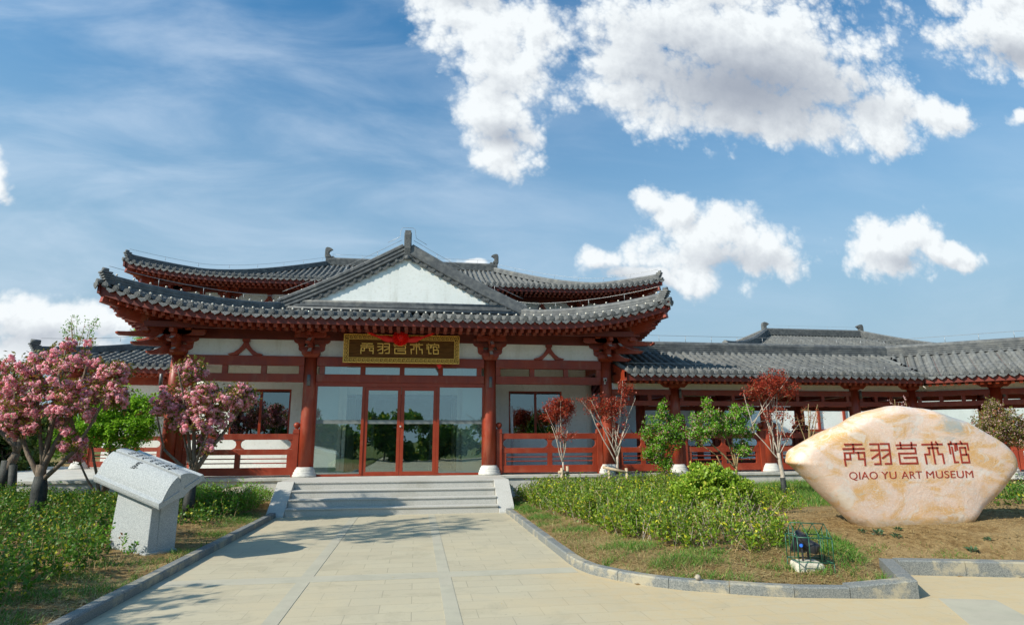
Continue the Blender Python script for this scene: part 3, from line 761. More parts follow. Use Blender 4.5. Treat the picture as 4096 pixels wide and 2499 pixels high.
# upper tie beam and eave purlin
mb = MB(); mb.box(-6.3, 6.3, -.075, .11, zt+.002, 4.44); mb.build('tie_beam', lac_soft, hall)
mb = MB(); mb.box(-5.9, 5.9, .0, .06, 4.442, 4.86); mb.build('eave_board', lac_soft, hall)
for sx in (-1, 1):
    mb = MB(); mb.box(sx*5.87-.03, sx*5.87+.03, .07, 8.6, 4.442, 4.86); mb.build('eave_board', lac_soft, hall)
for sx in (-1, 1):
    mb = MB(); mb.box(sx*5.735-.1, sx*5.735+.1, .12, 8.6, zt, 4.44); mb.build('tie_beam', lac_soft, hall)
    mb = MB(); mb.box(sx*5.735-.03, sx*5.735+.03, .3, 6.4, 3.755, zt-.002); mb.build('frieze_panel', white, hall)
    mb = MB(); mb.box(sx*5.735-.09, sx*5.735+.09, .16, 6.4, 3.50, 3.75); mb.build('beam', lac, hall)
mb = MB(); mb.box(-6.55, 6.55, -.74, -.60, 4.36, 4.50); 
for sx in (-1, 1): mb.box(sx*6.37-.07, sx*6.37+.07, -.58, 6, 4.36, 4.50)
mb.build('eave_purlin', lac_soft, hall)
mb = MB(); mb.box(-5.6, 5.6, .12, 6.5, 4.06, 4.12); mb.build('porch_ceiling', white, hall)

# porch back wall with windows
YW = 1.8
def window(parent, x0, x1, y, z0, z1, n=2, pane=glass2):
    mb = MB(); w = .05
    mb.box(x0, x1, y-.03, y+.05, z0, z0+w); mb.box(x0, x1, y-.03, y+.05, z1-w, z1)
    mb.box(x0, x0+w, y-.03, y+.05, z0+w, z1-w); mb.box(x1-w, x1, y-.03, y+.05, z0+w, z1-w)
    for i in range(1, n):
        c = x0+(x1-x0)*i/n; mb.box(c-.035, c+.035, y-.025, y+.045, z0+w, z1-w)
    f = mb.build('window', frame_red, parent)
    mb = MB(); mb.box(x0+w, x1-w, y+.005, y+.015, z0+w, z1-w); mb.build('pane', pane, f)
    mb = MB(); mb.box(x0, x1, y+.30, y+.34, z0, z1); mb.build('dark_room_sheet', dark_room, f)  # added dark sheet, stands in for the dark room behind the pane
for sx in (-1, 1):
    A = lambda x: sx*x
    def bx(a, c, y0, y1, z0, z1, mb): mb.box(min(A(a), A(c)), max(A(a), A(c)), y0, y1, z0, z1)
    mb = MB(); wa, wb, wz0, wz1 = 3.20, 4.86, 1.62, 3.02
    bx(1.72, wa, YW, YW+.2, ZP, 4.05, mb); bx(wb, 5.62, YW, YW+.2, ZP, 4.05, mb)
    bx(wa, wb, YW, YW+.2, ZP, wz0, mb); bx(wa, wb, YW, YW+.2, wz1, 4.05, mb)
    # rounded outer corner and return wall
    cc = A(5.62); mb.tube([(cc, YW+.26, ZP), (cc, YW+.26, 4.05)], .26, 32)
    bx(5.66, 5.86, YW+.3, 6.4, ZP, 4.05, mb)
    # vestibule side wall back from the glass
    bx(1.62, 1.74, YW, 4.4, ZP, 4.05, mb)
    mb.build('porch_wall', white, hall)
    window(hall, min(A(wa), A(wb)), max(A(wa), A(wb)), YW+.04, wz0, wz1)
    mb = MB(); bx(1.70, 2.30, .55, .6, ZP, 3.9, mb); mb.build('inner_partition', grey_in, hall)
# second inner glazed frame and dark lobby
mb = MB(); mb.box(-1.6, 1.6, 4.3, 4.36, ZP, 4.0); mb.build('lobby_wall', dark, hall)
mb = MB()
for x in (-1.62, -.85, .85, 1.62): mb.box(x-.04, x+.04, 1.86, 1.94, ZP, 2.75)
mb.box(-1.62, 1.62, 1.86, 1.94, 2.75, 2.84); mb.box(-1.62, 1.62, 1.86, 1.94, 2.05, 2.09)
mb.build('inner_door_frame', metalg, hall)
mb = MB(); mb.box(-1.7, 1.7, 1.85, 1.95, 2.9, 4.04); mb.build('lobby_header', grey_in, hall)
mb = MB(); mb.box(-5.5, 5.5, .3, 4.3, ZP-.01, ZP+.012); mb.build('porch_floor', granite, hall)

# glazed front
YG = 0.0
mb = MB()
mb.box(-2.24, 2.24, -.05, .05, 2.965, 3.068); mb.box(-2.24, -.955, -.045, .045, ZP+.002, .70); mb.box(.955, 2.24, -.045, .045, ZP+.002, .70)
mb.box(-2.24, -2.19, -.045, .045, .70, 2.965); mb.box(2.19, 2.24, -.045, .045, .70, 2.965)
mb.box(-1.03, -.955, -.05, .05, .70, 2.965); mb.box(.955, 1.03, -.05, .05, .70, 2.965)
mb.build('glazing_frame', frame_red, hall, .004)
for sx in (-1, 1):
    x0, x1 = (1.032, 2.188) if sx > 0 else (-2.188, -1.032)
    mb = MB(); mb.box(x0, x1, -.008, .002, .702, 2.963); sl = mb.build('sidelight', glass, hall)
    mb = MB(); mb.box(x0, x1, -.012, -.0095, 1.985, 2.085); mb.build('frosted_strip', frost, sl)
    x0, x1 = (.004, .952) if sx > 0 else (-.952, -.004)
    mb = MB(); mb.box(x0, x1, -.03, .03, ZP+.006, .75); mb.box(x0, x1, -.03, .03, 2.87, 2.962)
    mb.box(x0, x0+.088, -.03, .03, .75, 2.87); mb.box(x1-.088, x1, -.03, .03, .75, 2.87)
    d = mb.build('door', frame_red, hall, .004)
    mb = MB(); mb.box(x0+.088, x1-.088, -.006, .004, .75, 2.87); mb.build('pane', glass, d)
    mb = MB(); mb.box(x0+.088, x1-.088, -.012, -.0085, 1.985, 2.085); mb.build('frosted_strip', frost, d)
    if sx < 0: continue
mb = MB(); mb.tube([(0.0, -.055, 1.92), (0.0, -.028, 1.92)], .024, 14); mb.build('door_lock', cam_w, hall)

# balustrades
def balustrade(parent, p0, p1, z, newel0=True, newel1=True, ball0=True, ball1=True, mid=1):
    p0 = Vector(p0); p1 = Vector(p1); d = (p1-p0); L = d.length; d.normalize(); sd = d.cross(Z)
    mb = MB()
    def bar(a, c, z0, z1, w): mb.frame(p0+d*(a+c)/2+Z*(z+(z0+z1)/2), d, sd, Z, (c-a)/2, w/2, (z1-z0)/2)
    a, c = .16, L-.16
    bar(a, c, .94, 1.09, .10); bar(a, c, .56, .70, .085); bar(a, c, .05, .24, .09)
    bar(a, a+.12, .241, .559, .075); bar(c-.12, c, .241, .559, .075)
    n = mid+1
    for i in range(1, n):
        m_ = a+(c-a)*i/n; bar(m_-.065, m_+.065, .05+.001, .559, .082)
    for i in range(n):
        s0 = a+(c-a)*i/n+.07; s1 = a+(c-a)*(i+1)/n-.07
        for zz in (.35, .46): bar(s0, s1, zz-.014, zz+.014, .04)
    # waisted struts between the two upper rails
    def waist(m_, half=0):
        pl = [(-.15, .238), (-.07, .19), (-.05, .12), (-.07, .05), (-.15, .002), (.15, .002), (.07, .05), (.05, .12), (.07, .19), (.15, .238)]
        if half == 1: pl = [(0, .238), (0, .002)]+[(q[0]-.02+.0, q[1]) for q in pl[5:]]
        if half == -1: pl = [(q[0]+.02, q[1]) for q in pl[:5]]+[(0, .002), (0, .238)]
        mb.prism(pl, p0+d*m_+Z*(z+.701), d, Z, .07)
    for i in range(1, n): waist(a+(c-a)*i/n)
    waist(a, 1); waist(c, -1)
    o = mb.build('balustrade', lac, parent, .004)
    for f, pt, bl in ((newel0, p0+d*.08, ball0), (newel1, p0+d*(L-.08), ball1)):
        if not f: continue
        mb = MB(); mb.frame(pt+Z*(z+.60), d, sd, Z, .075, .075, .60)
        mb.frame(pt+Z*(z+1.115), d, sd, Z, .083, .083, .018); mb.frame(pt+Z*(z+1.19), d, sd, Z, .07, .07, .02)
        if bl: mb.lathe([(.04, 1.20), (.035, 1.225), (.07, 1.26), (.085, 1.30), (.08, 1.34), (.05, 1.375), (.01, 1.385)], pt+Z*z, 18)
        mb.build('newel_post', lac, o, .004)
    return o
balustrade(hall, (2.58, 0.0, 0), (5.56, 0.0, 0), ZP); balustrade(hall, (-5.56, 0, 0), (-2.58, 0, 0), ZP)

# lower roof (hip-and-gable, gable to the front)
GY = 2.2
prof1 = lambda d: .20*d+.16*max(0, d-3)**1.3
LR = HipRoof(-7.15, 7.15, -1.40, 14.0, 4.65, prof1, .62, 4.4, 2.6, .05)
roofp = MB()
# sheet under the tiles
def sheet(name, fn, us, vs_, m, parent):
    V = [tuple(fn(u, v)) for v in vs_ for u in us]; n = len(us)
    F = [(j*n+i, j*n+i+1, (j+1)*n+i+1, (j+1)*n+i) for j in range(len(vs_)-1) for i in range(n-1)]
    return npmesh(name, V, F, m, parent)
S1 = rng(-7.03, 7.03, TP)
posF, lat, outF, _ = LR.side('F')
front = tile_field('roof_tiles', tile, hall, S1, lambda s_: (0, min(GY-LR.y0, max(.1, 7.15-abs(s_)))), posF, X)
roof_ends('eave_tile_ends', front, S1, lambda s_: posF(s_, 0), -Y, X)
SL = rng(-1.25, 8.6, TP)
for k in ('L', 'R'):
    pz, lt, ou, _ = LR.side(k)
    t_ = tile_field('roof_tiles', tile, hall, SL, lambda s_: (0, (s_-LR.y0) if s_ < GY-.15 else 7.15), pz, lt)
    roof_ends('eave_tile_ends', t_, SL, lambda s_, pz=pz: pz(s_, 0), ou, lt)
bulbs('eave_bulb', front, [posF(s_, .10)+Z*.11 for s_ in S1]+[posF(s_, .02)+Z*.10 for s_ in S1[:0]])
nails('tile_nail', front, [posF(s_, .16)+Z*.06 for s_ in S1])
HR = ridgeprof(.22, .205, .055)
def hip_path(roof, cx_, cy_, n, d1, d0=-.02):
    out = []
    for i in range(n+1):
        d = d0+(d1-d0)*i/n
        x = roof.x0+d if cx_ < 0 else roof.x1-d; y = roof.y0+d if cy_ < 0 else roof.y1-d
        p = roof.pt(x, y); out.append(p+Z*.02)
    return out
for cx_ in (-1, 1):
    pth = hip_path(LR, cx_, -1, 26, 3.66, .14)
    mb = MB(); mb.sweep(HR, pth)
    e = pth[0]; dg = (X*cx_-Y).normalized()
    # raised end stack with stepped tip
    for j in range(5):
        mb.frame(e+dg*(-.06+.028*j)+Z*(.05+.055*j), dg, dg.cross(Z), Z, .12, .12, .020)
    mb.tube([e+dg*.0+Z*.33, e+dg*.13+Z*.34], .055, 12)
    h = mb.build('hip_ridge', ridge_m, front)
    bulbs('ridge_bulb', h, [p+Z*.285 for p in pth[1::2]])
    lightning('lightning_conductor', h, [p+Z*.25 for p in pth], .20, 1.1)
    mb = MB(); q = LR.pt(LR.x0 if cx_ < 0 else LR.x1, LR.y0)
    # large corner roof-nose tile
    mb.tube([q-dg*.14+Z*.02, q+dg*.02+Z*.03], .068, 14)
    mb.prism([(-.12, .03), (.12, .03), (.12, -.04), (.05, -.11), (0, -.14), (-.05, -.11), (-.12, -.04)], q+dg*.02+Z*-.03, dg.cross(Z), Z, .02)
    mb.build('corner_tile', tile_end, front)
# corner beams
def corner_beams(parent, roof, cx_, cy_=-1, L=2.4):
    q = roof.pt(roof.x0 if cx_ < 0 else roof.x1, roof.y0 if cy_ < 0 else roof.y1); dg = Vector((-cx_, -cy_, 0)).normalized()
    mb = MB()
    a_ = q+dg*.14+Z*(-.36); b_ = q+dg*L+Z*(-.80)
    mb.bar(a_, b_, .17, .20); mb.bar(a_+dg*.55+Z*(-.32), b_+Z*(-.12), .18, .22)
    for j in range(4): 
        t = .42+.12*j; c = a_.lerp(b_, t)
        mb.bar(c+Z*(-.30+.0*j), c+dg*.35+Z*(-.36), .19, .12)
    return mb.build('corner_beam', lac, parent, .006)
for cx_ in (-1, 1): corner_beams(hall, LR, cx_)
eave_wood(hall, posF, X, -Y, -7.15, 7.15, -5.8, 5.8, 1.1)
for k in ('L', 'R'):
    pz, lt, ou, _ = LR.side(k); eave_wood(hall, pz, lt, ou, -1.4, 8.0, .1, 7.6, 1.1)
# gable
zs = lambda x: LR.z0+prof1(7.15-abs(x))+.02+.20*(1-abs(x)/3.72)
gx = 3.72; N = 24
poly = [(-gx+.02, zs(gx)+.02)]+[(-gx+2*gx*i/N, zs(-gx+2*gx*i/N)+.02) for i in range(1, N)]+[(gx-.02, zs(gx)+.02)]
mb = MB(); mb.prism([(a, b_) for a, b_ in poly][::-1], (0, GY-.07, 0), X, Z, .12); mb.build('gable_wall', white, hall)
VP = ridgeprof(.24, .34, .07)
for s_ in (-1, 1):
    pth = [Vector((s_*gx*(1-i/20)*1.0+s_*.0, GY-.10, zs(gx*(1-i/20))+.055)) for i in range(21)]
    mb = MB()
    # front facing verge: swept section, wide enough to roof the tile ends
    pr = [(.09, -.03), (.13, .0), (.13, .06), (.085, .065), (.085, .105), (.13, .11), (.13, .17), (.085, .175), (.085, .22), (.125, .225), (.125, .29), (.06, .30), (.045, .335), (0, .35), (-.045, .335), (-.06, .30), (-.12, .29), (-.13, 0), (-.11, -.03)]
    if s_ > 0: pass
    mb.sweep(pr, pth, ups=True)
    v = mb.build('verge_ridge', ridge_m, hall)
    mb = MB(); t = .10
    L_ = sum((pth[i]-pth[i-1]).length for i in range(1, 21)); nn = int(L_/.262); 
    for j in range(nn):
        t = (j+.5)/nn; f = t*20; i = int(f); p = pth[i].lerp(pth[min(20, i+1)], f-i)
        d = (pth[min(20, i+1)]-pth[i]).normalized(); nrm = Vector((-d.z, 0, d.x)); nrm = nrm if nrm.z > 0 else -nrm
        c = p+nrm*(-.075)+Y*(-.085)
        mb.tube([c+Y*.22, c+Y*-.015], .075, 14); mb.tube([c, c-Y*.03], [.046, .040], 10)
        c2 = c+d*.131+nrm*.0+Y*.0; w = .118
        mb.prism([(-w, .035), (0, .01), (w, .04), (w, -.03), (w*.7, -.07), (w*.3, -.09), (0, -.12), (-w*.3, -.09), (-w*.7, -.07), (-w, -.03)], c2, Vector((abs(d.x), 0, d.z*(1 if d.x > 0 else -1))), nrm, .02)
        mb.bar(c2+Y*.02+nrm*.02, c2+Y*.24+nrm*.02, .15, .02)
    mb.build('verge_tile_ends', tile_end, v)
    bulbs('verge_bulb', v, [p+Z*.37 for p in pth[1::2]])
    lightning('lightning_conductor', v, [p+Z*.34 for p in pth[:-1]], .20, .95)
# ridge at the foot of the gable
zb = posF(0, GY-LR.y0-.12).z
mb = MB()
for j, (w, h0, h1, xx) in enumerate(((.34, .0, .07, 3.55), (.26, .07, .13, 3.40), (.30, .13, .19, 3.30), (.22, .19, .27, 3.16))):
    mb.box(-xx, xx, GY-.10-w/2, GY+.02, zb+h0+.02, zb+h1+.012)
mb.tube([(-3.1, GY-.16, zb+.30), (3.1, GY-.16, zb+.30)], .06, 12)
mb.tube([(-3.5, GY-.26, zb+.07), (3.5, GY-.26, zb+.07)], .05, 12)
mb.build('gable_foot_ridge', ridge_m, hall)
# finial at the apex, main ridge
za = zs(0)
mb = MB(); mb.sweep(ridgeprof(.26, .42, .08), [(0, GY-.05, za+.02), (0, 9.4, za+.02)]); mb.build('main_ridge', ridge_m, hall)
mb = MB()
mb.prism([(-.12, .62), (-.18, .76), (-.06, .80), (.12, .77), (.17, .60), (.18, .16), (.10, -.12), (-.02, -.18), (-.12, -.06), (-.14, .18), (-.09, .4)], (0, GY-.10, za+.02), -Y, Z, .19)
mb.prism([(-.05, .64), (-.09, .72), (.05, .72), (.09, .60), (.09, .24), (.0, .16), (-.07, .24)], (0, GY-.10, za+.02), -Y, Z, .23)
mb.lathe([(.075, -.2), (.085, -.14), (.06, -.08)], (0, GY-.24, za+.02), 12)
mb.build('apex_finial', tile_end, hall, .01)
mb = MB(); A0 = Vector((0, GY-.12, za))
mb.tube([A0+X*-.62+Z*.38, A0+X*-.26+Z*.58, A0+X*-.22+Z*.84, A0+X*-.16+Z*.90, A0+X*.16+Z*.90, A0+X*.22+Z*.84, A0+X*.26+Z*.56, A0+X*.6+Z*.36], .006, 5)
mb.build('lightning_conductor', wire_m, hall)

# ------------------------------------------------------------------ main hall behind
main = empty('exhibition_hall', (0, 14, ZP), 'large double-eaved exhibition hall with upswept grey tile roofs rising behind the entrance gable', 'building')
prof2 = lambda d: .19*d+.142*max(0, d-2)**1.35
UR = HipRoof(-10.65, 10.65, 7.40, 20.6, 7.82, prof2, .46, 5.0, 2.6, .05)
SU = rng(-10.53, 10.53, TP)
pu, _, _, _ = UR.side('F')
uf = tile_field('roof_tiles', tile, main, SU, lambda s_: (0, min(6.6, (s_+10.65) if s_ < 0 else (10.65-s_))), pu, X)
roof_ends('eave_tile_ends', uf, SU, lambda s_: pu(s_, 0), -Y, X)
nails('tile_nail', uf, [pu(s_, .14)+Z*.06 for s_ in SU])
SS = rng(7.5, 20.5, TP)
for k in ('L', 'R'):
    pz, lt, ou, _ = UR.side(k)
    t_ = tile_field('roof_tiles', tile, main, SS, lambda s_: (0, min(s_-7.4, 20.6-s_)), pz, lt)
    roof_ends('eave_tile_ends', t_, SS, lambda s_, pz=pz: pz(s_, 0), ou, lt)
for cx_ in (-1, 1):
    for cy_ in (-1, 1):
        pth = hip_path(UR, cx_, cy_, 34, 6.4, .12)
        mb = MB(); mb.sweep(HR, pth); e = pth[0]; dg = Vector((cx_, cy_, 0)).normalized()
        for j in range(5): mb.frame(e+dg*(-.06+.026*j)+Z*(.05+.055*j), dg, dg.cross(Z), Z, .11, .11, .020)
        mb.tube([e+Z*.33, e+dg*.12+Z*.34], .05, 10)
        q = UR.pt(UR.x0 if cx_ < 0 else UR.x1, UR.y0 if cy_ < 0 else UR.y1); mb.tube([q-dg*.14+Z*.02, q+dg*.02+Z*.02], .068, 12)
        h = mb.build('hip_ridge', ridge_m, uf)
        if cy_ < 0: lightning('lightning_conductor', h, [p+Z*.30 for p in pth], .14, 1.1); corner_beams(main, UR, cx_)
        dragon('ridge_finial', main, Vector((4.25*cx_+.05, 14.0, 10.55)), X*-cx_, .60, .17) if cy_ < 0 else None
zr = UR.pt(0, 14.0).z
mb = MB(); mb.sweep(ridgeprof(.30, .34, .08), [(-4.3, 14.0, zr), (4.4, 14.0, zr)]); r_ = mb.build('main_ridge', ridge_m, main)
lightning('lightning_conductor', r_, [(x, 14.0, zr+.4) for x in np.linspace(-4.0, 4.1, 12)], .18, 1.1)
eave_wood(main, pu, X, -Y, -10.65, 10.65, -9.3, 9.4, 1.2)
for k in ('L', 'R'):
    pz, lt, ou, _ = UR.side(k); eave_wood(main, pz, lt, ou, 7.4, 20.6, 8.9, 19.1, 1.2)
mb = MB(); mb.box(-9.3, 9.4, 8.9, 19.2, 5.0, 7.43); mb.build('upper_wall', white, main)
mb = MB(); mb.box(-9.6, 9.7, 8.68, 8.9, 7.432, 7.62); mb.box(-9.6, 9.7, 8.72, 8.88, 6.65, 6.93)
for sx in (-9.5, 9.6): mb.box(sx-.11, sx+.11, 8.9, 19.2, 7.432, 7.62)
mb.box(-10.1, 10.2, 8.1, 8.24, 7.55, 7.68); mb.build('tie_beam', lac_soft, main)
mb = MB(); mb.box(-9.4, 9.5, 8.74, 8.82, 7.622, 8.1); mb.build('eave_board', lac_soft, main)
for bxp in (-9.3, -7.2, -4.1, 4.1, 7.3, 9.4):
    bracket(main, bxp, 8.86, 6.93, corner=(-1 if bxp < -9 else 1 if bxp > 9.3 else 0))
for a_, b_ in ((-7.2, -4.1), (4.1, 7.3), (-9.3, -7.2), (7.3, 9.4)):
    frieze_bay(main, a_+.3, b_-.3, 8.86, 6.96, 7.43)
# lower roof ring of the main hall, left wing visible
prof3 = lambda d: .26*d+.03*d*d
WR = HipRoof(-12.05, 12.05, 5.2, 22.8, 4.03, prof3, .32, 4.5, 2.0, .05)
pw, _, _, _ = WR.side('F')
for (a_, b_) in ((-11.93, -6.9), (6.9, 11.93)):
    S3 = rng(a_, b_, TP)
    t_ = tile_field('roof_tiles', tile, main, S3, lambda s_: (0, min(3.7, 12.05-abs(s_))), pw, X)
    roof_ends('eave_tile_ends', t_, S3, lambda s_: pw(s_, 0), -Y, X)
    nails('tile_nail', t_, [pw(s_, .14)+Z*.06 for s_ in S3])
    eave_wood(main, pw, X, -Y, min(a_, -6.9) if a_ < 0 else 6.9, -6.9 if a_ < 0 else 11.93, -11.0 if a_ < 0 else 6.9, -6.9 if a_ < 0 else 11.0, 1.1)
for cx_ in (-1, 1):
    pth = hip_path(WR, cx_, -1, 20, 3.45, .14)
    mb = MB(); mb.sweep(HR, pth); e = pth[0]; dg = Vector((cx_, -1, 0)).normalized()
    for j in range(5): mb.frame(e+dg*(.02+.035*j)+Z*(.06+.062*j), dg, dg.cross(Z), Z, .14, .12, .022)
    mb.tube([e+Z*.39, e+dg*.26+Z*.40], .07, 12); h = mb.build('hip_ridge', ridge_m, main)
    lightning('lightning_conductor', h, [p+Z*.36 for p in pth], .16, 1.1); corner_beams(main, WR, cx_)
    k = 'L' if cx_ < 0 else 'R'; pz, lt, ou, _ = WR.side(k); S4 = rng(5.4, 22.6, TP)
    t_ = tile_field('roof_tiles', tile, main, S4, lambda s_: (0, min(3.3, max(.1, s_-5.2), max(.1, 22.8-s_))), pz, lt)
    roof_ends('eave_tile_ends', t_, S4, lambda s_, pz=pz: pz(s_, 0), ou, lt)
    mb = MB(); x0 = 8.6*cx_ if cx_ > 0 else -12.2
    pth2 = [(cx_*8.9, 8.75, 5.30), (cx_*5.9, 8.75, 5.30)]; mb.sweep(HR, pth2); mb.build('wall_ridge', ridge_m, main)
mb = MB(); mb.box(-11.0, 11.0, 8.2, 20, ZP, 5.0); mb.build('lower_wall', white, main)
for x in (-10.9, -8.1): 
    column(x, 6.6, ZP, 3.05, .16, .14, main); bracket(main, x, 6.6, 3.04, corner=-1 if x < -10 else 0)
column(-5.95, 3.2, ZP, 3.2, .15, .14, main)
mb = MB(); mb.box(-11.0, -5.8, 6.52, 6.68, 2.8, 3.03); mb.box(-11.0, -5.8, 6.52, 6.68, 2.4, 2.58); mb.box(-11.2, -5.8, 6.5, 6.7, 3.50, 3.78); mb.build('tie_beam', lac, main)
frieze_bay(main, -10.7, -8.4, 6.62, 3.04, 3.49, False); frieze_bay(main, -7.8, -5.95, 6.62, 3.04, 3.49, False)
balustrade(main, (-10.8, 6.6, 0), (-8.2, 6.6, 0), ZP); balustrade(main, (-8.0, 6.6, 0), (-6.0, 3.2, 0), ZP)

# ------------------------------------------------------------------ stone steps
st = empty('stone_steps', (0, -2.6, 0), 'broad pale granite steps with sloping side slabs leading up to the glass doors', 'steps')
for i in range(4):
    z1 = ZP-.16*i; y1 = -2.135-.31*i
    mb = MB(); 
    if i > 0: 
        mb.box(-2.245, 2.245, y1-.0, y1+.325, z1-.19, z1-.032); mb.box(-2.245, 2.245, y1-.022, y1+.30, z1-.030, z1)
    else: mb.box(-2.245, 2.245, y1-.025, y1+.01, z1-.030, z1+.003); mb.box(-2.245, 2.245, y1-.004, y1+.004, z1-.19, z1-.032)
    mb.build('step', granite, st, .004)
for sx in (-1, 1):
    mb = MB(); mb.prism([(-2.10, -.1), (-2.10, ZP+.012), (-2.16, ZP+.012), (-3.16, .03), (-3.20, -.1)][::-1], (sx*2.43, 0, 0), Y, Z, .355)
    mb.build('side_slab', granite, st, .006)

# ------------------------------------------------------------------ covered galleries
ANG = R(39); BEND = Vector((15.43, 0, 0)); D2 = Vector((math.cos(ANG), -math.sin(ANG), 0)); N2 = Vector((math.sin(ANG), math.cos(ANG), 0))
gal = empty('covered_gallery', (10.5, 1.4, ZP), 'long open red-columned gallery with grey tile roof, bending behind the inscribed stone', 'gallery')
def prof_g(d): return .27*d+.045*d*d if d < 2.4 else .27*2.4+.045*5.76
tm = math.tan(ANG/2)
def g1(s_, d): return Vector((s_, -1.0+d, 3.36+prof_g(d)))
def g1b(s_, d): return Vector((s_, 3.8-d, 3.36+prof_g(d)))
def g2(s_, d): w = -1.0+d; p = BEND+D2*s_+N2*w; return Vector((p.x, p.y, 3.36+prof_g(d)))
def g2b(s_, d): w = 3.8-d; p = BEND+D2*s_+N2*w; return Vector((p.x, p.y, 3.36+prof_g(d)))
SG = rng(6.05, 16.3, TP)
t_ = tile_field('roof_tiles', tile, gal, SG, lambda s_: (max(0, (s_-15.43)/tm+1.0) if s_ > 15.43-tm else 0, 2.42), g1, X)
SGe = [s_ for s_ in SG if s_ < 15.43-tm]
roof_ends('eave_tile_ends', t_, SGe, lambda s_: g1(s_, 0), -Y, X)
nails('tile_nail', t_, [g1(s_, .14)+Z*.06 for s_ in SGe])
tile_field('roof_tiles', tile, gal, rng(6.05, 16.75, TP), lambda s_: (0, min(2.42, 3.8-(s_-15.43)/tm)), g1b, X)
SG2 = rng(-.85, 9.0, TP)
t2 = tile_field('roof_tiles', tile, gal, SG2, lambda s_: (max(0, -s_/tm+1.0) if s_ < tm else 0, 2.42), g2, D2)
SG2e = [s_ for s_ in SG2 if s_ > tm-.02]
roof_ends('eave_tile_ends', t2, SG2e, lambda s_: g2(s_, 0), -N2, D2)
nails('tile_nail', t2, [g2(s_, .14)+Z*.06 for s_ in SG2e])
tile_field('roof_tiles', tile, gal, rng(-1.3, 9.0, TP), lambda s_: (0, min(2.42, 3.8+s_/tm)), g2b, D2)
zg = g1(8, 2.4).z
P1 = Vector((BEND.x+1.4*tm, 1.4, zg)); P2 = P1+D2*8
mb = MB(); mb.sweep(ridgeprof(.30, .32, .075), [(6.0, 1.4, zg-.06), (10, 1.4, zg-.06), (P1.x, P1.y, zg-.06), (P2.x, P2.y, zg-.06)]); r_ = mb.build('main_ridge', ridge_m, gal)
lightning('lightning_conductor', r_, [(x, 1.4, zg+.32) for x in np.linspace(6.2, P1.x, 12)]+[tuple(P1+D2*q+Z*.32) for q in np.linspace(.8, 7, 8)], .20, .85)
lightning('lightning_conductor', t_, [(x, -.65, 3.36+.18) for x in np.linspace(6.2, 15.1, 10)]+[tuple(g2(q, .35)+Z*.08) for q in np.linspace(.6, 7, 8)], .10, 1.2)
def gal_eave(posf, a, b_, out, parent, sp=.175, ea=0, eb=0):
    mb = MB(); e = [posf(a, 0), posf(b_, 0)]; ou = Vector(out)
    mb.sweep([(-.02, -.235), (.02, -.235), (.02, -.04), (-.02, -.04)], [p-ou*.06 for p in e]); mb.build('fascia', lac_soft, parent)
    mb = MB()
    for s_ in rng(a+.05, b_-.05, sp):
        p = posf(s_, 0)-ou*.10+Z*-.275; q = posf(s_, 1.15)+Z*-.235; mb.bar(p, q, .08, .08)
    mb.build('eave_rafters', lac, parent)
    V = [tuple(posf(a, .05)+Z*-.13), tuple(posf(b_, .05)+Z*-.13), tuple(posf(b_+eb, 2.38)+Z*-.10), tuple(posf(a+ea, 2.38)+Z*-.10)]
    npmesh('soffit', V, [(0, 1, 2, 3)], lac_soft, parent)
gal_eave(g1, 6.05, 15.43-tm, -Y, gal, eb=2.38*tm); gal_eave(g2, tm, 9, -N2, gal, ea=-2.38*tm); gal_eave(g1b, 6.05, 15.43+3.8*tm, Y, gal, eb=-2.38*tm); gal_eave(g2b, -3.8*tm, 9, N2, gal, ea=2.38*tm)
mb = MB(); mb.box(5.95, 6.02, -1.0, .9, 3.12, 3.36); mb.prism([(-1.0, 3.2), (1.4, 3.85), (1.4, 4.12), (-1.0, 3.36)], (5.985, 0, 0), Y, Z, .06); mb.build('barge_board', lac, gal)
gx_front = [7.76, 10.57, 13.48, 15.43]
def gcap(mb, c, d):
    dou(mb, (c.x, c.y), .36, .13, 2.99)
    mb.prism([(-.42, .0), (-.30, -.10), (.30, -.10), (.42, .0), (.42, .06), (-.42, .06)], c+Z*3.12, d, Z, .17)
def gal_bay(p0, p1, rail=True, posts=2):
    p0 = Vector(p0); p1 = Vector(p1); d = (p1-p0).normalized(); sd = d.cross(Z); L = (p1-p0).length
    for z0, z1, w in ((2.80, 2.955, .15), (2.50, 2.64, .14)):
        mb = MB(); mb.frame((p0+p1)/2+Z*(z0+z1)/2, d, sd, Z, L/2-.12, w/2, (z1-z0)/2); mb.build('beam', lac, gal, .006)
    for i in range(posts+2):
        mb = MB(); q = .22+(L-.44)*i/(posts+1); mb.frame(p0+d*q+Z*2.72, d, sd, Z, .05, .045, .079); mb.build('short_post', lac, gal)
    mb = MB(); mb.frame((p0+p1)/2+Z*3.045, d, sd, Z, L/2-.1, .03, .088); mb.build('frieze_panel', white, gal)
    if rail: balustrade(gal, p0+d*.14, p1-d*.14, ZP)
F_ = [Vector((5.735, 0, 0))]+[Vector((x, 0, 0)) for x in gx_front]
B_ = [Vector((x, 2.8, 0)) for x in (7.76, 10.57, 13.48, 15.43+2.8*tm)]
F2 = [BEND+D2*2.08, BEND+D2*4.98, BEND+D2*7.9]; B2 = [BEND+N2*2.8+D2*q for q in (2.08, 4.98, 7.9)]
for c in F_[1:]+B_+F2+B2:
    column(c.x, c.y, ZP, 3.0, .165, .145, gal, .28, .23)
for i, c in enumerate(F_[1:]+B_+F2+B2):
    mb = MB(); gcap(mb, c, X if c.x < 15.6 else D2); mb.build('column_cap', lac, gal, .006)
for c in F_[1:]+F2:
    mb = MB(); mb.lathe([(.04, -.14), (.04, .10), (.02, .11)], (c.x+.13, c.y-.15, 2.86), 12); mb.build('downlight', metalg, gal)
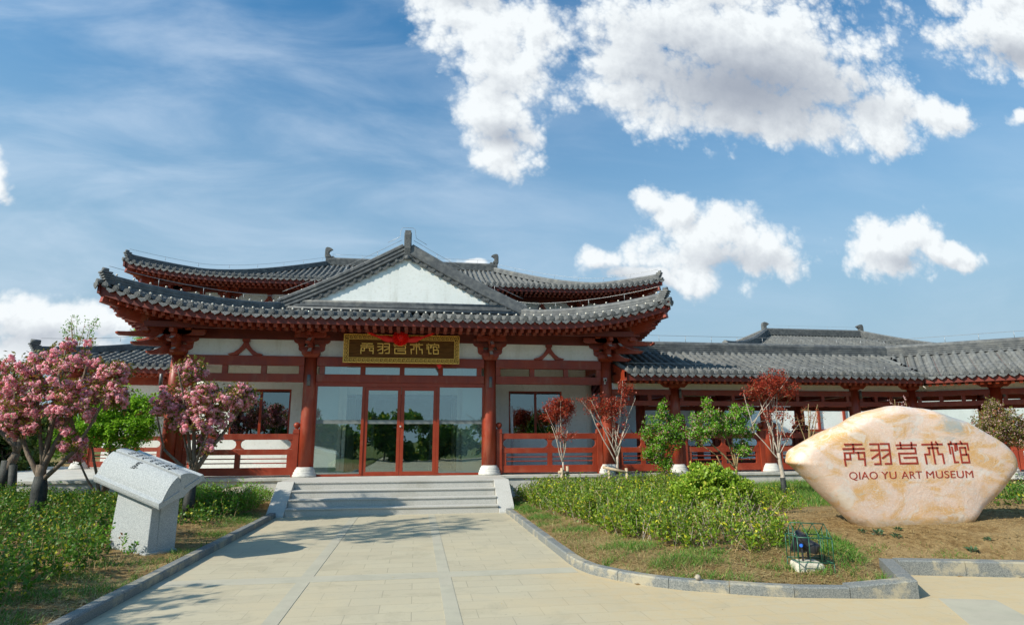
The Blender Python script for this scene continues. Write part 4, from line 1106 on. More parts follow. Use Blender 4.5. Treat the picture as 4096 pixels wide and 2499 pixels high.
for a_, b_ in zip(F_[:-1], F_[1:]): gal_bay(a_, b_)
for a_, b_ in zip(B_[:-1], B_[1:]): gal_bay(a_, b_)
gal_bay(BEND, F2[0]); gal_bay(F2[0], F2[1]); gal_bay(F2[1], F2[2]); gal_bay(B_[-1], B2[0], True); gal_bay(B2[0], B2[1]); gal_bay(B2[1], B2[2])
for c1, c2 in zip(F_[1:]+F2, B_+B2): mb = MB(); mb.bar(c1+Z*2.9, c2+Z*2.9, .14, .18); mb.build('cross_beam', lac, gal)
mb = MB(); q0 = BEND-N2*.42
mb.prism([(q0.x-.1, q0.y-.02), (q0.x+D2.x*9, q0.y+D2.y*9), (q0.x+D2.x*9+N2.x*3.9, q0.y+D2.y*9+N2.y*3.9), (16.3, 3.6), (15.6, 3.4)][::-1], (0, 0, ZP-.36), X, Y, .70); mb.build('plinth', granite2, gal)

# ------------------------------------------------------------------ buildings seen through and above the gallery
far = empty('rear_hall', (33.4, 36, 0), 'distant hall with a big grey hipped tile roof rising above the gallery ridge', 'building')
prof4 = lambda d: .30*d+.012*d*d
FR = HipRoof(21.4, 45.6, 22.4, 38.0, 7.0, prof4, .6, 6, 2, .2)
TPb = TP; 
for k, (a_, b_, lim) in {'F': (21.6, 45.4, None), 'L': (22.6, 37.8, None)}.items():
    pz, lt, ou, _ = FR.side(k); S5 = rng(a_, b_, .30)
    if k == 'F': dr = lambda s_: (0, min(7.8, s_-21.4, 45.6-s_))
    else: dr = lambda s_: (0, min(s_-22.4, 38.0-s_))
    tile_field('roof_tiles', tile, far, S5, dr, pz, lt, .36)
for cx_ in (-1, 1):
    for cy_ in (-1, 1):
        mb = MB(); mb.sweep(ridgeprof(.42, .50, .1), hip_path(FR, cx_, cy_, 20, 7.75)); mb.build('hip_ridge', ridge_m, far)
zr = FR.pt(33.4, 30.2).z
mb = MB(); mb.sweep(ridgeprof(.5, .48, .12), [(29.1, 30.2, zr), (37.9, 30.2, zr)]); mb.build('main_ridge', ridge_m, far)
for cx_, xx in ((-1, 29.1), (1, 37.9)): dragon('ridge_finial', far, (xx, 30.2, zr+.2), X*-cx_, .92, .3)
mb = MB(); mb.box(23, 44, 24.3, 36, 0, 7.0); mb.build('wall', white, far)
lightning('lightning_conductor', far, [(x, 30.2, zr+.6) for x in np.linspace(29.5, 37.5, 10)], .22, 1.4)
wing = empty('courtyard_wing', (11, 10, 0), 'white courtyard building with a grey tiled eave seen between the gallery columns', 'building')
wp = lambda s_, d: Vector((s_, 8.4+d, 3.28+.3*d)); S6 = rng(7.6, 14.2, TP)
t_ = tile_field('roof_tiles', tile, wing, S6, lambda s_: (0, 2.6), wp, X); roof_ends('eave_tile_ends', t_, S6, lambda s_: wp(s_, 0), -Y, X)
mb = MB(); mb.box(7.6, 14.2, 8.5, 8.6, 3.02, 3.24); mb.build('fascia', lac, wing)
mb = MB(); mb.box(7.6, 14.3, 9.6, 12, .2, 4.0); mb.build('wall', white, wing)
for x in (8.4, 10.6, 12.8): column(x, 9.2, .3, 3.2, .14, .13, wing)
for x in (9.0, 11.2): 
    mb = MB(); mb.box(x, x+1.1, 9.53, 9.6, 1.3, 2.6); f = mb.build('window', frame_red, wing); mb = MB(); mb.box(x+.08, x+1.02, 9.515, 9.53, 1.38, 2.52); mb.build('pane', glass2, f)
wing2 = empty('white_annex', (20, 12, 0), 'bright white annex with red window bars behind the bend of the gallery', 'building')
mb = MB(); mb.box(14.4, 34, 11.5, 16, .2, 4.1); mb.build('wall', white, wing2)
mb = MB()
for x in (20.2, 21.6, 23.0, 24.4, 25.8): mb.box(x-.05, x+.05, 11.40, 11.5, .6, 3.2)
mb.box(19.6, 26.4, 11.38, 11.5, 1.9, 2.02); mb.box(19.6, 26.4, 11.38, 11.5, 3.1, 3.22); mb.build('window_bars', frame_red, wing2)
mb = MB(); mb.box(22.2, 22.95, 11.42, 11.5, .7, 1.6); mb.build('window', dark_room, wing2)
mb = MB(); mb.box(14.4, 34, 11.2, 11.5, 4.1, 4.3); mb.build('eave_board', lac, wing2)

# ------------------------------------------------------------------ lettering strokes (unit box of the five-character row)
GL = [[(280,108),(522,108)],[(262,172),(560,172)],[(397,108),(418,232),(283,232),(294,292)],[(362,240),(378,322),(292,322),(316,408)],[(450,228),(570,228),(580,286)],[(482,228),(500,320),(586,320),(600,408)],
 [(650,105),(772,105),(826,395),(742,395)],[(668,193),(785,193)],[(792,242),(694,312)],[(805,102),(926,102),(981,392),(898,392)],[(823,192),(938,192)],[(946,238),(850,308)],
 [(1040,122),(1333,119)],[(1095,88),(1112,168)],[(1262,88),(1274,168)],[(1060,171),(1325,168),(1340,242),(1085,245),(1115,390),(1374,390),(1355,305),(1170,308)],
 [(1430,115),(1728,112)],[(1570,82),(1641,392)],[(1635,80),(1660,112)],[(1520,165),(1668,165)],[(1533,165),(1548,258),(1479,260),(1512,392)],[(1655,165),(1683,258),(1745,258),(1776,390)],
 [(1826,108),(1925,106),(1941,206)],[(1836,108),(1866,246)],[(1862,80),(1868,108)],[(1885,160),(1938,380),(1992,379)],[(1942,105),(2120,105),(2141,192)],[(1950,105),(1970,192)],[(2013,75),(2035,105)],
 [(2090,165),(2005,165),(2051,385),(2166,385),(2140,268),(2030,270)],[(2090,165),(2112,268)]]
def glyphs(x0, x1, z0, z1, y, w, th, parent, m, name='inscription', dirn=None, hollow=0, aniso=1.0):
    """row of five seal-style characters made of square strokes"""
    sx = (x1-x0)/1905.; szc = (z1-z0)/310.
    mb = MB()
    for st_ in GL:
        P_ = []
        for a, c in st_:
            a2 = a-.185*(c-105); P_.append(Vector((x0+(a2-265)*sx, y, z1-(c-98)*szc)))
        for i in range(len(P_)-1):
            p, q = P_[i], P_[i+1]; d = (q-p).normalized(); p2 = p-d*w*.5; q2 = q+d*w*.5
            off = .0006*(i % 2)
            mb.frame((p2+q2)/2+Y*off, d, Y, d.cross(Y), (q2-p2).length/2, th/2, w/2)
    return mb.build(name, m, parent)

# ------------------------------------------------------------------ name board with silk bow
nb = empty('name_board', (0, -.5, 3.92), 'dark wooden name board with gold fret border and gold characters above the glass doors', 'sign')
by0, by1 = -.56, -.50
mb = MB(); mb.box(-1.52, 1.51, by0, by1, 3.545, 4.30); mb.build('board', wood, nb, .01)
# border with key fret
mb = MB(); bx0, bx1, bz0, bz1 = -1.52, 1.51, 3.545, 4.30; bw = .125
for (a, c, e, f) in ((bx0, bx1, bz1-.016, bz1), (bx0, bx1, bz0, bz0+.016), (bx0, bx0+.016, bz0+.016, bz1-.016), (bx1-.016, bx1, bz0+.016, bz1-.016),
                     (bx0+bw, bx1-bw, bz1-bw-.012, bz1-bw), (bx0+bw, bx1-bw, bz0+bw, bz0+bw+.012), (bx0+bw, bx0+bw+.012, bz0+bw+.012, bz1-bw-.012), (bx1-bw-.012, bx1-bw, bz0+bw+.012, bz1-bw-.012)):
    mb.box(a, c, by0-.012, by0+.004, e, f)
def fret(mb, o, a, c, n, step):
    """interlocking key pattern inside a strip; a along, c across, unit height .085"""
    for i in range(n):
        b0 = Vector(o)+Vector(a)*(i*step); h = .085; t = .0095
        segs = [((0, 0), (0, h)), ((0, h), (step*.62, h)), ((step*.62, h), (step*.62, h*.45)), ((step*.62, h*.45), (step*.30, h*.45)), ((step*.30, h*.70), (step*.30, h*.12)), ((step*.30, h*.12), (step*.82, h*.12)), ((step*.82, h*.12), (step*.82, h*.85)), ((step*.82, 0), (step, 0)), ((0, 0), (step*.16, 0))]
        for (p, q) in segs:
            P_ = b0+Vector(a)*p[0]+Vector(c)*p[1]; Q_ = b0+Vector(a)*q[0]+Vector(c)*q[1]
            mb.bar(P_, Q_, t, .012, (0, 1, 0))
n_ = 26; stp = (bx1-bx0-.06)/n_
fret(mb, (bx0+.03, by0-.004, bz1-.022-.085), X, Z, n_, stp); fret(mb, (bx0+.03, by0-.004, bz0+.022+.085), X, -Z, n_, stp)
n2_ = 5; st2 = (bz1-bz0-.25)/n2_
fret(mb, (bx0+.022, by0-.004, bz0+.125), Z, X, n2_, st2); fret(mb, (bx1-.022, by0-.004, bz0+.125), Z, -X, n2_, st2)
mb.build('fret_border', gold, nb)
glyphs(-1.06, 1.01, 3.79, 4.06, by0-.006, .022, .016, nb, gold)
bow = empty('silk_bow', (-.05, -.62, 4.2), 'bright red silk pompom bow draped over the top of the dark name board', 'bow')
mb = MB(); c0 = Vector((-.05, -.66, 4.20))
for i in range(150):
    th = math.acos(1-2*(i+.5)/150); ph = i*2.39996; n = Vector((math.sin(th)*math.cos(ph), math.sin(th)*math.sin(ph), math.cos(th)))
    if n.y > .5: continue
    p = c0+Vector((n.x*.185, n.y*.14, n.z*.175)); a = n.orthogonal().normalized(); a = (Matrix.Rotation(rnd.uniform(0, 6.28), 3, n) @ a); c = n.cross(a)
    k = rnd.uniform(.8, 1.25); pts = []
    for j in range(7):
        t = j/6*math.pi*1.7; pts.append(p+a*math.cos(t)*.026*k+c*math.sin(t)*.026*k+n*(.012*math.sin(j*1.9)))
    vs = []
    for q in pts: vs += [q-n*.028, q+n*.022+(q-p)*.35]
    mb.add(vs, [(2*j, 2*j+2, 2*j+3, 2*j+1) for j in range(6)], True)
mb.sphere(c0, .145, 16)
mb.build('pompom', silk, bow)
for s_ in (-1, 1):
    mb = MB(); N = 14; V = []
    for i in range(N+1):
        t = i/N; x = -.05+s_*(.10+.80*t); zc_ = 4.13+.235*t**.8-.055*math.sin(t*math.pi); wd = .045*(1-t)+.012+.035*math.sin(min(1, t*1.6)*math.pi)*(1 if s_ < 0 else 1)
        for k in range(5):
            v = k/4-.5; mb.v.append((x, -.60-.02*math.cos(k*2.4+i*.25)-.05*(1-t), zc_+v*2*wd+.01*math.sin(i*.9+k)))
    for i in range(N):
        for k in range(4): mb.f.append((i*5+k, (i+1)*5+k, (i+1)*5+k+1, i*5+k+1)); mb.sm.append(True)
    o = mb.build('sash', silk, bow); md = o.modifiers.new('t', 'SOLIDIFY'); md.thickness = .006
mb = MB(); mb.prism([(-.06, 0), (.07, .01), (.075, -.05), (.02, -.11), (-.01, -.09), (-.03, -.05)], (.97, -.46, 3.53), X, Z, .02); mb.build('ribbon_tail', silk, bow)
for x in (-.92, .91):
    mb = MB(); mb.tube([(x, -.53, 4.30), (x, -.53, 4.36), (x, -.3, 4.40)], .008, 6); mb.sphere((x, -.53, 4.345), .018, 8); mb.build('hanger', gold, nb)

# ------------------------------------------------------------------ inscribed stone
OUT = [(5.80, 1.28), (5.84, 1.37), (5.96, 1.45), (6.18, 1.56), (6.44, 1.67), (6.72, 1.79), (6.99, 1.91), (7.21, 1.985), (7.48, 2.03), (7.7, 2.035), (7.96, 2.01), (8.28, 1.94), (8.64, 1.83), (8.92, 1.7), (9.2, 1.54), (9.39, 1.39), (9.47, 1.29), (9.49, 1.17), (9.44, 1.06), (9.24, 0.9), (8.99, 0.69), (8.74, 0.49), (8.49, 0.30), (8.2, 0.12), (7.55, 0.05), (6.95, 0.15), (6.74, 0.33), (6.56, 0.49), (6.33, 0.71), (6.11, 0.94), (5.88, 1.14), (5.79, 1.21)]
def cr(P_, n):
    out = []; N = len(P_)
    for i in range(N):
        p0, p1, p2, p3 = [np.array(P_[(i+k-1) % N]) for k in range(4)]
        for j in range(n):
            t = j/n; out.append(.5*((2*p1)+(-p0+p2)*t+(2*p0-5*p1+4*p2-p3)*t*t+(-p0+3*p1-3*p2+p3)*t**3))
    return np.array(out)
OC = cr(OUT, 4); cen = np.array([7.62, 1.14]); nO = len(OC)
rings = [(.0, -.255), (.3, -.255), (.62, -.255), (.84, -.252), (.90, -.24), (.94, -.215), (.972, -.17), (.992, -.11), (1, -.04), (1.0, .06), (.985, .16), (.94, .26), (.86, .33), (.6, .38), (.0, .40)]
V = []; F = []
for k, (s_, yo) in enumerate(rings):
    for i in range(nO):
        q = cen+(OC[i]-cen)*max(s_, .002)
        amp = .012 if .8 < s_ else .0
        V.append((q[0]+amp*math.sin(q[1]*9+k), -8.56+yo+amp*math.sin(q[0]*7+q[1]*5)+(.02*math.sin(q[0]*1.7) if yo > 0 else 0), q[1]+amp*.6*math.sin(q[0]*11)))
for k in range(len(rings)-1):
    for i in range(nO): F.append((k*nO+i, k*nO+(i+1) % nO, (k+1)*nO+(i+1) % nO, (k+1)*nO+i))
rock = empty('inscribed_stone', (7.6, -8.56, .2), 'large polished orange and pink marble boulder with carved red museum name, on bare earth', 'stone')
npmesh('boulder', V, F, marble, rock, True)
yf = -8.56-.2555
glyphs(6.505, 8.575, 1.185, 1.485, yf-.001, .026, .006, rock, letter)
for word, xa, xb in (('QIAO', 6.535, 6.985), ('YU', 7.045, 7.285), ('ART', 7.365, 7.700), ('MUSEUM', 7.770, 8.545)):
    cu = bpy.data.curves.new('caption', 'FONT'); cu.body = word; cu.size = .14; cu.extrude = .002; cu.space_character = 1.05
    to = bpy.data.objects.new('caption_tmp', cu); col.objects.link(to); bpy.context.view_layer.update()
    me = bpy.data.meshes.new_from_object(to.evaluated_get(bpy.context.evaluated_depsgraph_get())); bpy.data.objects.remove(to)
    co = np.zeros(len(me.vertices)*3); me.vertices.foreach_get('co', co); co = co.reshape(-1, 3)
    w_ = co[:, 0].max()-co[:, 0].min(); y1_ = .0985
    new = np.zeros_like(co); new[:, 0] = xa+(co[:, 0]-co[:, 0].min())/w_*(xb-xa); new[:, 2] = .99+co[:, 1]/y1_*.104; new[:, 1] = yf-.001-co[:, 2]
    me.vertices.foreach_set('co', new.ravel()); me.update(); me.name = 'caption'
    link('caption', me, letter, rock)

# ------------------------------------------------------------------ carved stone book on its pedestal
bk = empty('stone_book_stand', (-3.2, -7.6, .1), 'speckled grey granite open book carved on a square pedestal among the low shrubs', 'sculpture')
th_ = R(31); e1 = Vector((math.cos(th_), -math.sin(th_), 0)); e2 = Vector((math.sin(th_), math.cos(th_), 0)); F0 = Vector((-3.02, -7.92, 0))
mb = MB(); zb_ = .02
def pedp(a, c, z): return F0+e1*a+e2*c+Z*z
vs = [pedp(0, 0, zb_), pedp(-.76, 0, zb_), pedp(-.76, .40, zb_), pedp(0, .40, zb_), pedp(-.02, 0.03, .86), pedp(-.70, .03, 1.02), pedp(-.70, .40, 1.16), pedp(-.02, .40, 1.0)]
mb.add(vs, [(0, 1, 2, 3), (4, 7, 6, 5), (0, 4, 5, 1), (1, 5, 6, 2), (2, 6, 7, 3), (3, 7, 4, 0)])
mb.build('pedestal', bookm, bk, .012)
mb = MB(); mb.frame(pedp(-.38, .20, .075), e1, e2, Z, .41, .235, .05); mb.frame(pedp(-.03, .28, .5), e1, e2, Z, .035, .14, .46); mb.build('pedestal_base', bookm, bk, .012)
A1 = (e1*1.55+Z*(-.385)).normalized(); B1 = (e2*1.0+Z*.52).normalized(); C1 = -A1.cross(B1); C1 = C1 if C1.z > 0 else -C1
O1 = F0+e1*(-1.04)+e2*(-.12)+Z*1.045; LB = 1.36
ph_ = lambda t: .06+.21*(1-(1-t)**1.8)
sec = [(0, .0), (.015, .05), (.075, .055)]
for i in range(13): sec.append((.08+.345*i/12, ph_(i/12)))
sec += [(.437, .235), (.448, .13), (.459, .235)]
for i in range(13): sec.append((.47+.345*i/12, ph_(1-i/12)))
sec += [(.825, .055), (.885, .05), (.90, .0), (.90, -.04), (.60, -.055), (.45, -.10), (.30, -.055), (0, -.04)]
N = 12; V = []; F = []; ns = len(sec)
for j in range(N+1):
    for (a, c) in sec: V.append(tuple(O1+A1*(LB*j/N)+B1*a*.84+C1*.9*(c+.012*math.sin(j/N*math.pi)*(1 if c > .06 else 0))))
for j in range(N):
    for i in range(ns): F.append((j*ns+i, j*ns+(i+1) % ns, (j+1)*ns+(i+1) % ns, (j+1)*ns+i))
mb = MB(); mb.add(V, F); mb.add([V[i] for i in range(ns)], [tuple(range(ns))]); mb.add([V[N*ns+i] for i in range(ns)], [tuple(range(ns))[::-1]])
# recessed line between pages and cover at the open end
mb.build('open_book', bookm, bk, .004)
mb = MB()
for sd in (0, 1):
    a_, c_ = ((.10, .40), (.50, .80))[sd]; p = O1+A1*(LB+.006)
    mb.bar(p+B1*a_*.84+C1*.03, p+B1*c_*.84+C1*.03, .02, .012, (A1.x, A1.y, A1.z))
mb.build('page_edge', bookm, bk)
mb = MB()
def onpage(a, t):  # t 0..1 across far page
    tt = .95-.8*t; return O1+A1*(LB*a)+B1*(.815-.345*tt)*.84+C1*(.9*ph_(tt)+.013)
def nearpage(a, t):
    tt = .35+.6*t; return O1+A1*(LB*a)+B1*(.08+.345*tt)*.84+C1*(.9*ph_(tt)+.013)
def scribble(f, a, t, sa, st_, n):
    p = None
    for _ in range(n):
        a0 = a+rnd.uniform(-sa, sa); t0 = t+rnd.uniform(-st_, st_); a1 = a0+rnd.uniform(-sa, sa)*.9; t1 = t0+rnd.uniform(-st_, st_)*.9
        mb.tube([f(a0, t0), f((a0+a1)/2, (t0+t1)/2+rnd.uniform(-.02, .02)), f(a1, t1)], .0065, 4)
for i in range(5): scribble(nearpage, .44, .92-.13*i, .030, .045, 5)
for i in range(7):
    for j in range(3): scribble(onpage, .22+.10*i+.01*j, .03+.17*j+.02*(i % 2), .020, .05, 4)
mb.build('inscription', ink, bk)

# ------------------------------------------------------------------ boulder, pebble, floodlight and cage
def lump(name, c, r, m, seed, label, cat, sub=3, flat=.0, cube=.0):
    import bmesh
    bm = bmesh.new(); bmesh.ops.create_icosphere(bm, subdivisions=sub, radius=1); rr = random.Random(seed); ph = [rr.uniform(0, 6) for _ in range(6)]
    for v in bm.verts:
        p = v.co.copy(); k = 1+.14*math.sin(p.x*3+ph[0])*math.sin(p.y*2.6+ph[1])+.09*math.sin(p.z*5+ph[2]+p.x*4)
        q = p*k
        if cube: mxc = max(abs(q.x), abs(q.y), abs(q.z)); q = q.lerp(q/mxc*.85, cube)
        v.co = Vector((q.x*r[0], q.y*r[1], q.z*r[2]))
    me = bpy.data.meshes.new(name); bm.to_mesh(me); bm.free(); me.polygons.foreach_set('use_smooth', [True]*len(me.polygons))
    o = link(name, me, m); o.location = c; tag(o, label, cat); return o
rock_m = mat('tan_boulder', (.30, .25, .18), (.46, .41, .33), 5, .85, .6, 16, .2)
lump('boulder', (-3.50, -2.05, .30), (.34, .25, .27), rock_m, 3, 'rough tan boulder in the shrubs beside the foot of the left step slab', 'rock', cube=.5)
lump('pebble', (3.40, -10.50, .13), (.035, .03, .03), rock_m, 5, 'small brown stone sitting against the inner side of the curved kerb', 'stone', 2)
fb = MB(); fb.add([(4.66, -10.30, .02), (5.04, -10.36, .02), (5.10, -10.08, .02), (4.72, -10.02, .02), (4.70, -10.27, .19), (4.99, -10.32, .19), (5.03, -10.10, .20), (4.74, -10.06, .20)], [(0, 3, 2, 1), (4, 5, 6, 7), (0, 1, 5, 4), (1, 2, 6, 5), (2, 3, 7, 6), (3, 0, 4, 7)])
o = fb.build('concrete_block', cream_c, None, .03); tag(o, 'rough cream concrete block under the caged black floodlight', 'block')
fl = empty('floodlight', (4.87, -10.2, .2), 'black garden floodlight inside the green wire cage, aimed at the inscribed stone', 'floodlight')
cL = Vector((4.86, -10.19, .375))
def loft(secs, m, name, parent):
    mb = MB(); n = len(secs[0]); vs = [v for s_ in secs for v in s_]
    fs = [(k*n+i, k*n+(i+1) % n, (k+1)*n+(i+1) % n, (k+1)*n+i) for k in range(len(secs)-1) for i in range(n)]
    mb.add(vs, fs+[tuple(range(n))[::-1], tuple(range((len(secs)-1)*n, len(secs)*n))], True); return mb.build(name, m, parent)
dl = Vector((-.62, .70, .30)).normalized(); sdl = dl.cross(Z).normalized(); upl = sdl.cross(dl)
def rsec(t, w, h, n=20, e=3.6, dz=0):
    out = []
    for i in range(n):
        a = 2*math.pi*i/n; cc, ss_ = math.cos(a), math.sin(a)
        out.append(cL+dl*t+sdl*(math.copysign(abs(cc)**(2/e), cc)*w)+upl*(math.copysign(abs(ss_)**(2/e), ss_)*h+dz))
    return out
loft([rsec(-.155, .045, .045), rsec(-.145, .058, .058), rsec(-.08, .066, .066), rsec(-.04, .068, .07), rsec(-.03, .082, .09), rsec(.06, .105, .115), rsec(.085, .108, .118), rsec(.087, .118, .128), rsec(.108, .118, .128), rsec(.109, .10, .11)], black, 'housing', fl)
for s_ in (-1, 1): mb = MB(); mb.bar(cL+sdl*s_*.112+dl*.0, cL+sdl*s_*.105-Z*.17, .02, .008); mb.build('bracket', black, fl)
mb = MB(); mb.tube([cL+sdl*.098, cL+sdl*.135], .018, 12); mb.tube([cL-sdl*.098, cL-sdl*.135], .018, 12); mb.build('knob', blue, fl)
mb = MB()
for t in (-.03, .0, .03): mb.tube([cL+dl*t+sdl*.03+upl*.095, cL+dl*(t+.05)-sdl*.03+upl*.108], .004, 5)
mb.build('clip', black, fl)
cg = MB(); cgp = [Vector((4.68, -10.34, .215)), Vector((5.05, -10.42, .20)), Vector((5.10, -10.10, .20)), Vector((4.73, -10.03, .215))]
hh = .26; rg = [(cgp[0]+cgp[3])/2+Z*(hh+.14), (cgp[1]+cgp[2])/2+Z*(hh+.14)]
for i in range(4): cg.tube([cgp[i], cgp[(i+1) % 4]], .006, 6); cg.tube([cgp[i]+Z*hh, cgp[(i+1) % 4]+Z*hh], .006, 6); cg.tube([cgp[i], cgp[i]+Z*hh], .006, 6)
cg.tube(rg, .006, 6)
for i in range(4):
    t = i/3
    for (a, c) in ((0, 1), (3, 2)):
        p = cgp[a].lerp(cgp[c], t); r_ = rg[0].lerp(rg[1], t); cg.tube([p, p+Z*hh], .005, 6); cg.tube([p+Z*hh, r_], .005, 6)
for (a, c) in ((0, 3), (1, 2)):
    for t in (.33, .67): p = cgp[a].lerp(cgp[c], t); cg.tube([p, p+Z*(hh+.09)], .005, 6)
for p in cgp: cg.tube([p, p-Z*.15], .006, 6)
o = cg.build('wire_cage', cage_g); tag(o, 'green wire cage with a pitched top around the black floodlight', 'cage')

# security cameras, wrapped pole
def seccam(loc, d, label):
    d = Vector(d).normalized(); e = empty('security_camera', loc, label, 'camera', 'white security cameras under the eaves'); p = Vector(loc)
    mb = MB(); mb.bar(p-d*.10, p+d*.14, .075, .07); mb.bar(p-d*.08+Z*.042, p+d*.18+Z*.042, .09, .012); mb.build('housing', cam_w, e, .008)
    mb = MB(); mb.tube([p+d*.13, p+d*.146], .028, 12); mb.build('lens', black, e)
    mb = MB(); mb.tube([p-d*.02, p-d*.04-Z*.10, p-d*.10-Z*.12], .02, 8); mb.sphere(p-d*.05-Z*.11, .03, 8); mb.build('mount', cam_w, e)
seccam((5.62, -.30, 3.20), (-.2, -1, -.2), 'white security camera on the last red column right of the doors')
seccam((15.72, -.24, 2.93), (1, -.35, -.25), 'white security camera under the gallery eave above the inscribed stone')
mb = MB(); mb.tube([(3.17, .95, ZP), (3.17, .95, 1.7), (3.15, .96, 2.52)], [.035, .038, .045], 8)
for zz in (1.4, 1.9, 2.3): mb.tube([(3.165, .95, zz), (3.165, .95, zz+.03)], .05, 8)
o = mb.build('wrapped_pole', mat('pale_wrapping', (.62, .62, .60), (.72, .72, .70), 12, .8)); tag(o, 'pale wrapped pole leaning in the porch before the right window', 'pole')

# ------------------------------------------------------------------ plants
def unit(n): 
    v = nr.normal(size=(n, 3)); return v/np.linalg.norm(v, axis=1, keepdims=True)
def leafquads(C, L, Wd, up=0.0, droop=0.0, axis=None, fold=.25):
    """C centres (N,3); returns verts, faces of pointed leaves"""
    n = len(C); a = unit(n) if axis is None else axis+unit(n)*.45
    a[:, 2] -= droop; a /= np.linalg.norm(a, axis=1, keepdims=True)
    nn = unit(n); nn[:, 2] += up; s = np.cross(a, nn); s /= np.linalg.norm(s, axis=1, keepdims=True)+1e-9
    no = np.cross(s, a)
    l = (L*nr.uniform(.7, 1.25, n))[:, None]; w = (Wd*nr.uniform(.75, 1.2, n))[:, None]
    p0 = C; p1 = C+a*l*.48+s*w*.5+no*w*fold; p2 = C+a*l; p3 = C+a*l*.48-s*w*.5+no*w*fold
    V = np.stack([p0, p1, p2, p3], 1).reshape(-1, 3); F = np.arange(4*n).reshape(-1, 4); return V, F
def cat(parts):
    V = []; F = []; o = 0
    for v, f in parts: V.append(v); F.append(f+o); o += len(v)
    return np.concatenate(V), np.concatenate(F)
def jl(p0, p1, n, amp, r0, r1, rr):
    """wandering limb between two points"""
    p0 = Vector(p0); p1 = Vector(p1); L = (p1-p0).length; pts = []; w = Vector((0, 0, 0))
    for i in range(n+1):
        t = i/n; w += Vector((rr.uniform(-1, 1), rr.uniform(-1, 1), rr.uniform(-.5, .5)))*amp*L/n
        pts.append(p0.lerp(p1, t)+w*math.sin(math.pi*min(1, t*1.0+.0))*1.0)
    return pts, [r0+(r1-r0)*i/n for i in range(n+1)]
def tree(name, label, cat_, base, limbs, blobs, ncl, deco, barkm, seed=1, twig=.008, group=None, wrap=None, extra=None, shell=.55, twigbark=None):
    """limbs: list of (p0,p1,r0,r1) world points; blobs: ellipsoids; deco(tips, dirs)-> list of (part, V, F, mat)"""
    rr = random.Random(seed); e = empty(name, base, label, cat_, group); mb = MB(); LP = []; tb = MB()
    for (p0, p1, r0, r1) in limbs:
        pts, rd = jl(p0, p1, 7, .09, r0, r1, rr); mb.tube(pts, rd, 9); LP += pts[2:]
    tips = []; dirs = []
    W_ = [b_[6] if len(b_) > 6 else b_[3]*b_[4]*b_[5] for b_ in blobs]
    LPa = np.array([tuple(p) for p in LP])
    for _ in range(ncl):
        bl = rr.choices(blobs, W_)[0]; u = Vector((rr.gauss(0, 1), rr.gauss(0, 1), rr.gauss(0, 1))).normalized()*(rr.uniform(shell, 1)**.6)
        t = Vector((bl[0]+u.x*bl[3], bl[1]+u.y*bl[4], bl[2]+u.z*bl[5]))
        dv = LPa-np.array(tuple(t)); dist = np.linalg.norm(dv, axis=1)+np.maximum(0, dv[:, 2])*2.0; k = int(np.argmin(dist)); q = Vector(LPa[k])
        mid = q.lerp(t, .5)+Vector((rr.uniform(-.05, .05), rr.uniform(-.05, .05), -.04+rr.uniform(-.03, .05)))*(t-q).length*1.5
        tb.tube([q, mid, t], [twig, twig*.75, twig*.4], 4, False)
        if rr.random() < .5: LPa = np.vstack([LPa, np.array(tuple(mid))])
        tips.append(tuple(t)); d_ = (t-mid); d_ = d_.normalized() if d_.length > 1e-4 else Z; dirs.append(tuple(d_))
        if rr.random() < .6: tips.append(tuple(mid.lerp(t, .5))); dirs.append(tuple(d_))
    tr = mb.build('trunk', barkm, e)
    tb.build('branches', twigbark or barkm, tr)
    if wrap:
        wb = MB(); 
        for (pts, rd) in wrap: wb.tube(pts, rd, 12)
        wb.build('trunk_wrap', wrapm, tr)
    for (pn, V, F, m) in deco(np.array(tips), np.array(dirs)): npmesh(pn, V, F, m, e)
    return e
def leafdeco(m, per, spread, L, Wd, up=.3, droop=.2, part='crown'):
    def f(T, D_):
        C = np.repeat(T, per, 0); C = C+unit(len(C))*spread*nr.uniform(.15, 1, len(C))[:, None]
        V, F = leafquads(C, L, Wd, up, droop); return [(part, V, F, m)]
    return f
def blossom(T, nf, rf, rb, npet=12, sz=.022):
    """round clusters of ruffled double flowers"""
    n = len(T); C = np.repeat(T, nf, 0)+unit(n*nf)*rb*nr.uniform(.55, 1.0, n*nf)[:, None]
    m = len(C); d = unit(m*npet); P_ = np.repeat(C, npet, 0)+d*rf*nr.uniform(.35, .8, m*npet)[:, None]
    t = np.cross(d, unit(m*npet)); t /= np.linalg.norm(t, axis=1, keepdims=True); s = np.cross(d, t); k = (sz*nr.uniform(.7, 1.2, m*npet))[:, None]
    V = np.stack([P_-t*k*.5-s*k*.5, P_+t*k*.5-s*k*.5+d*k*.35, P_+t*k*.5+s*k*.5, P_-t*k*.5+s*k*.5+d*k*.35], 1).reshape(-1, 3)
    return V, np.arange(len(V)).reshape(-1, 4)
def cherrydeco(frac, nf=11, rb=.07, leafper=6):
    def f(T, D_):
        sel = nr.random(len(T)) < frac; B_ = T[sel]
        V, F = blossom(B_, nf, .036, rb, 11, .032); 
        C = np.repeat(T, leafper, 0)+unit(len(T)*leafper)*.15*nr.uniform(.3, 1, len(T)*leafper)[:, None]+np.array([0, 0, .03])
        V2, F2 = leafquads(C, .085, .034, .2, .35); return [('blossoms', V, F, petal), ('leaves', V2, F2, L_cherry)]
    return f
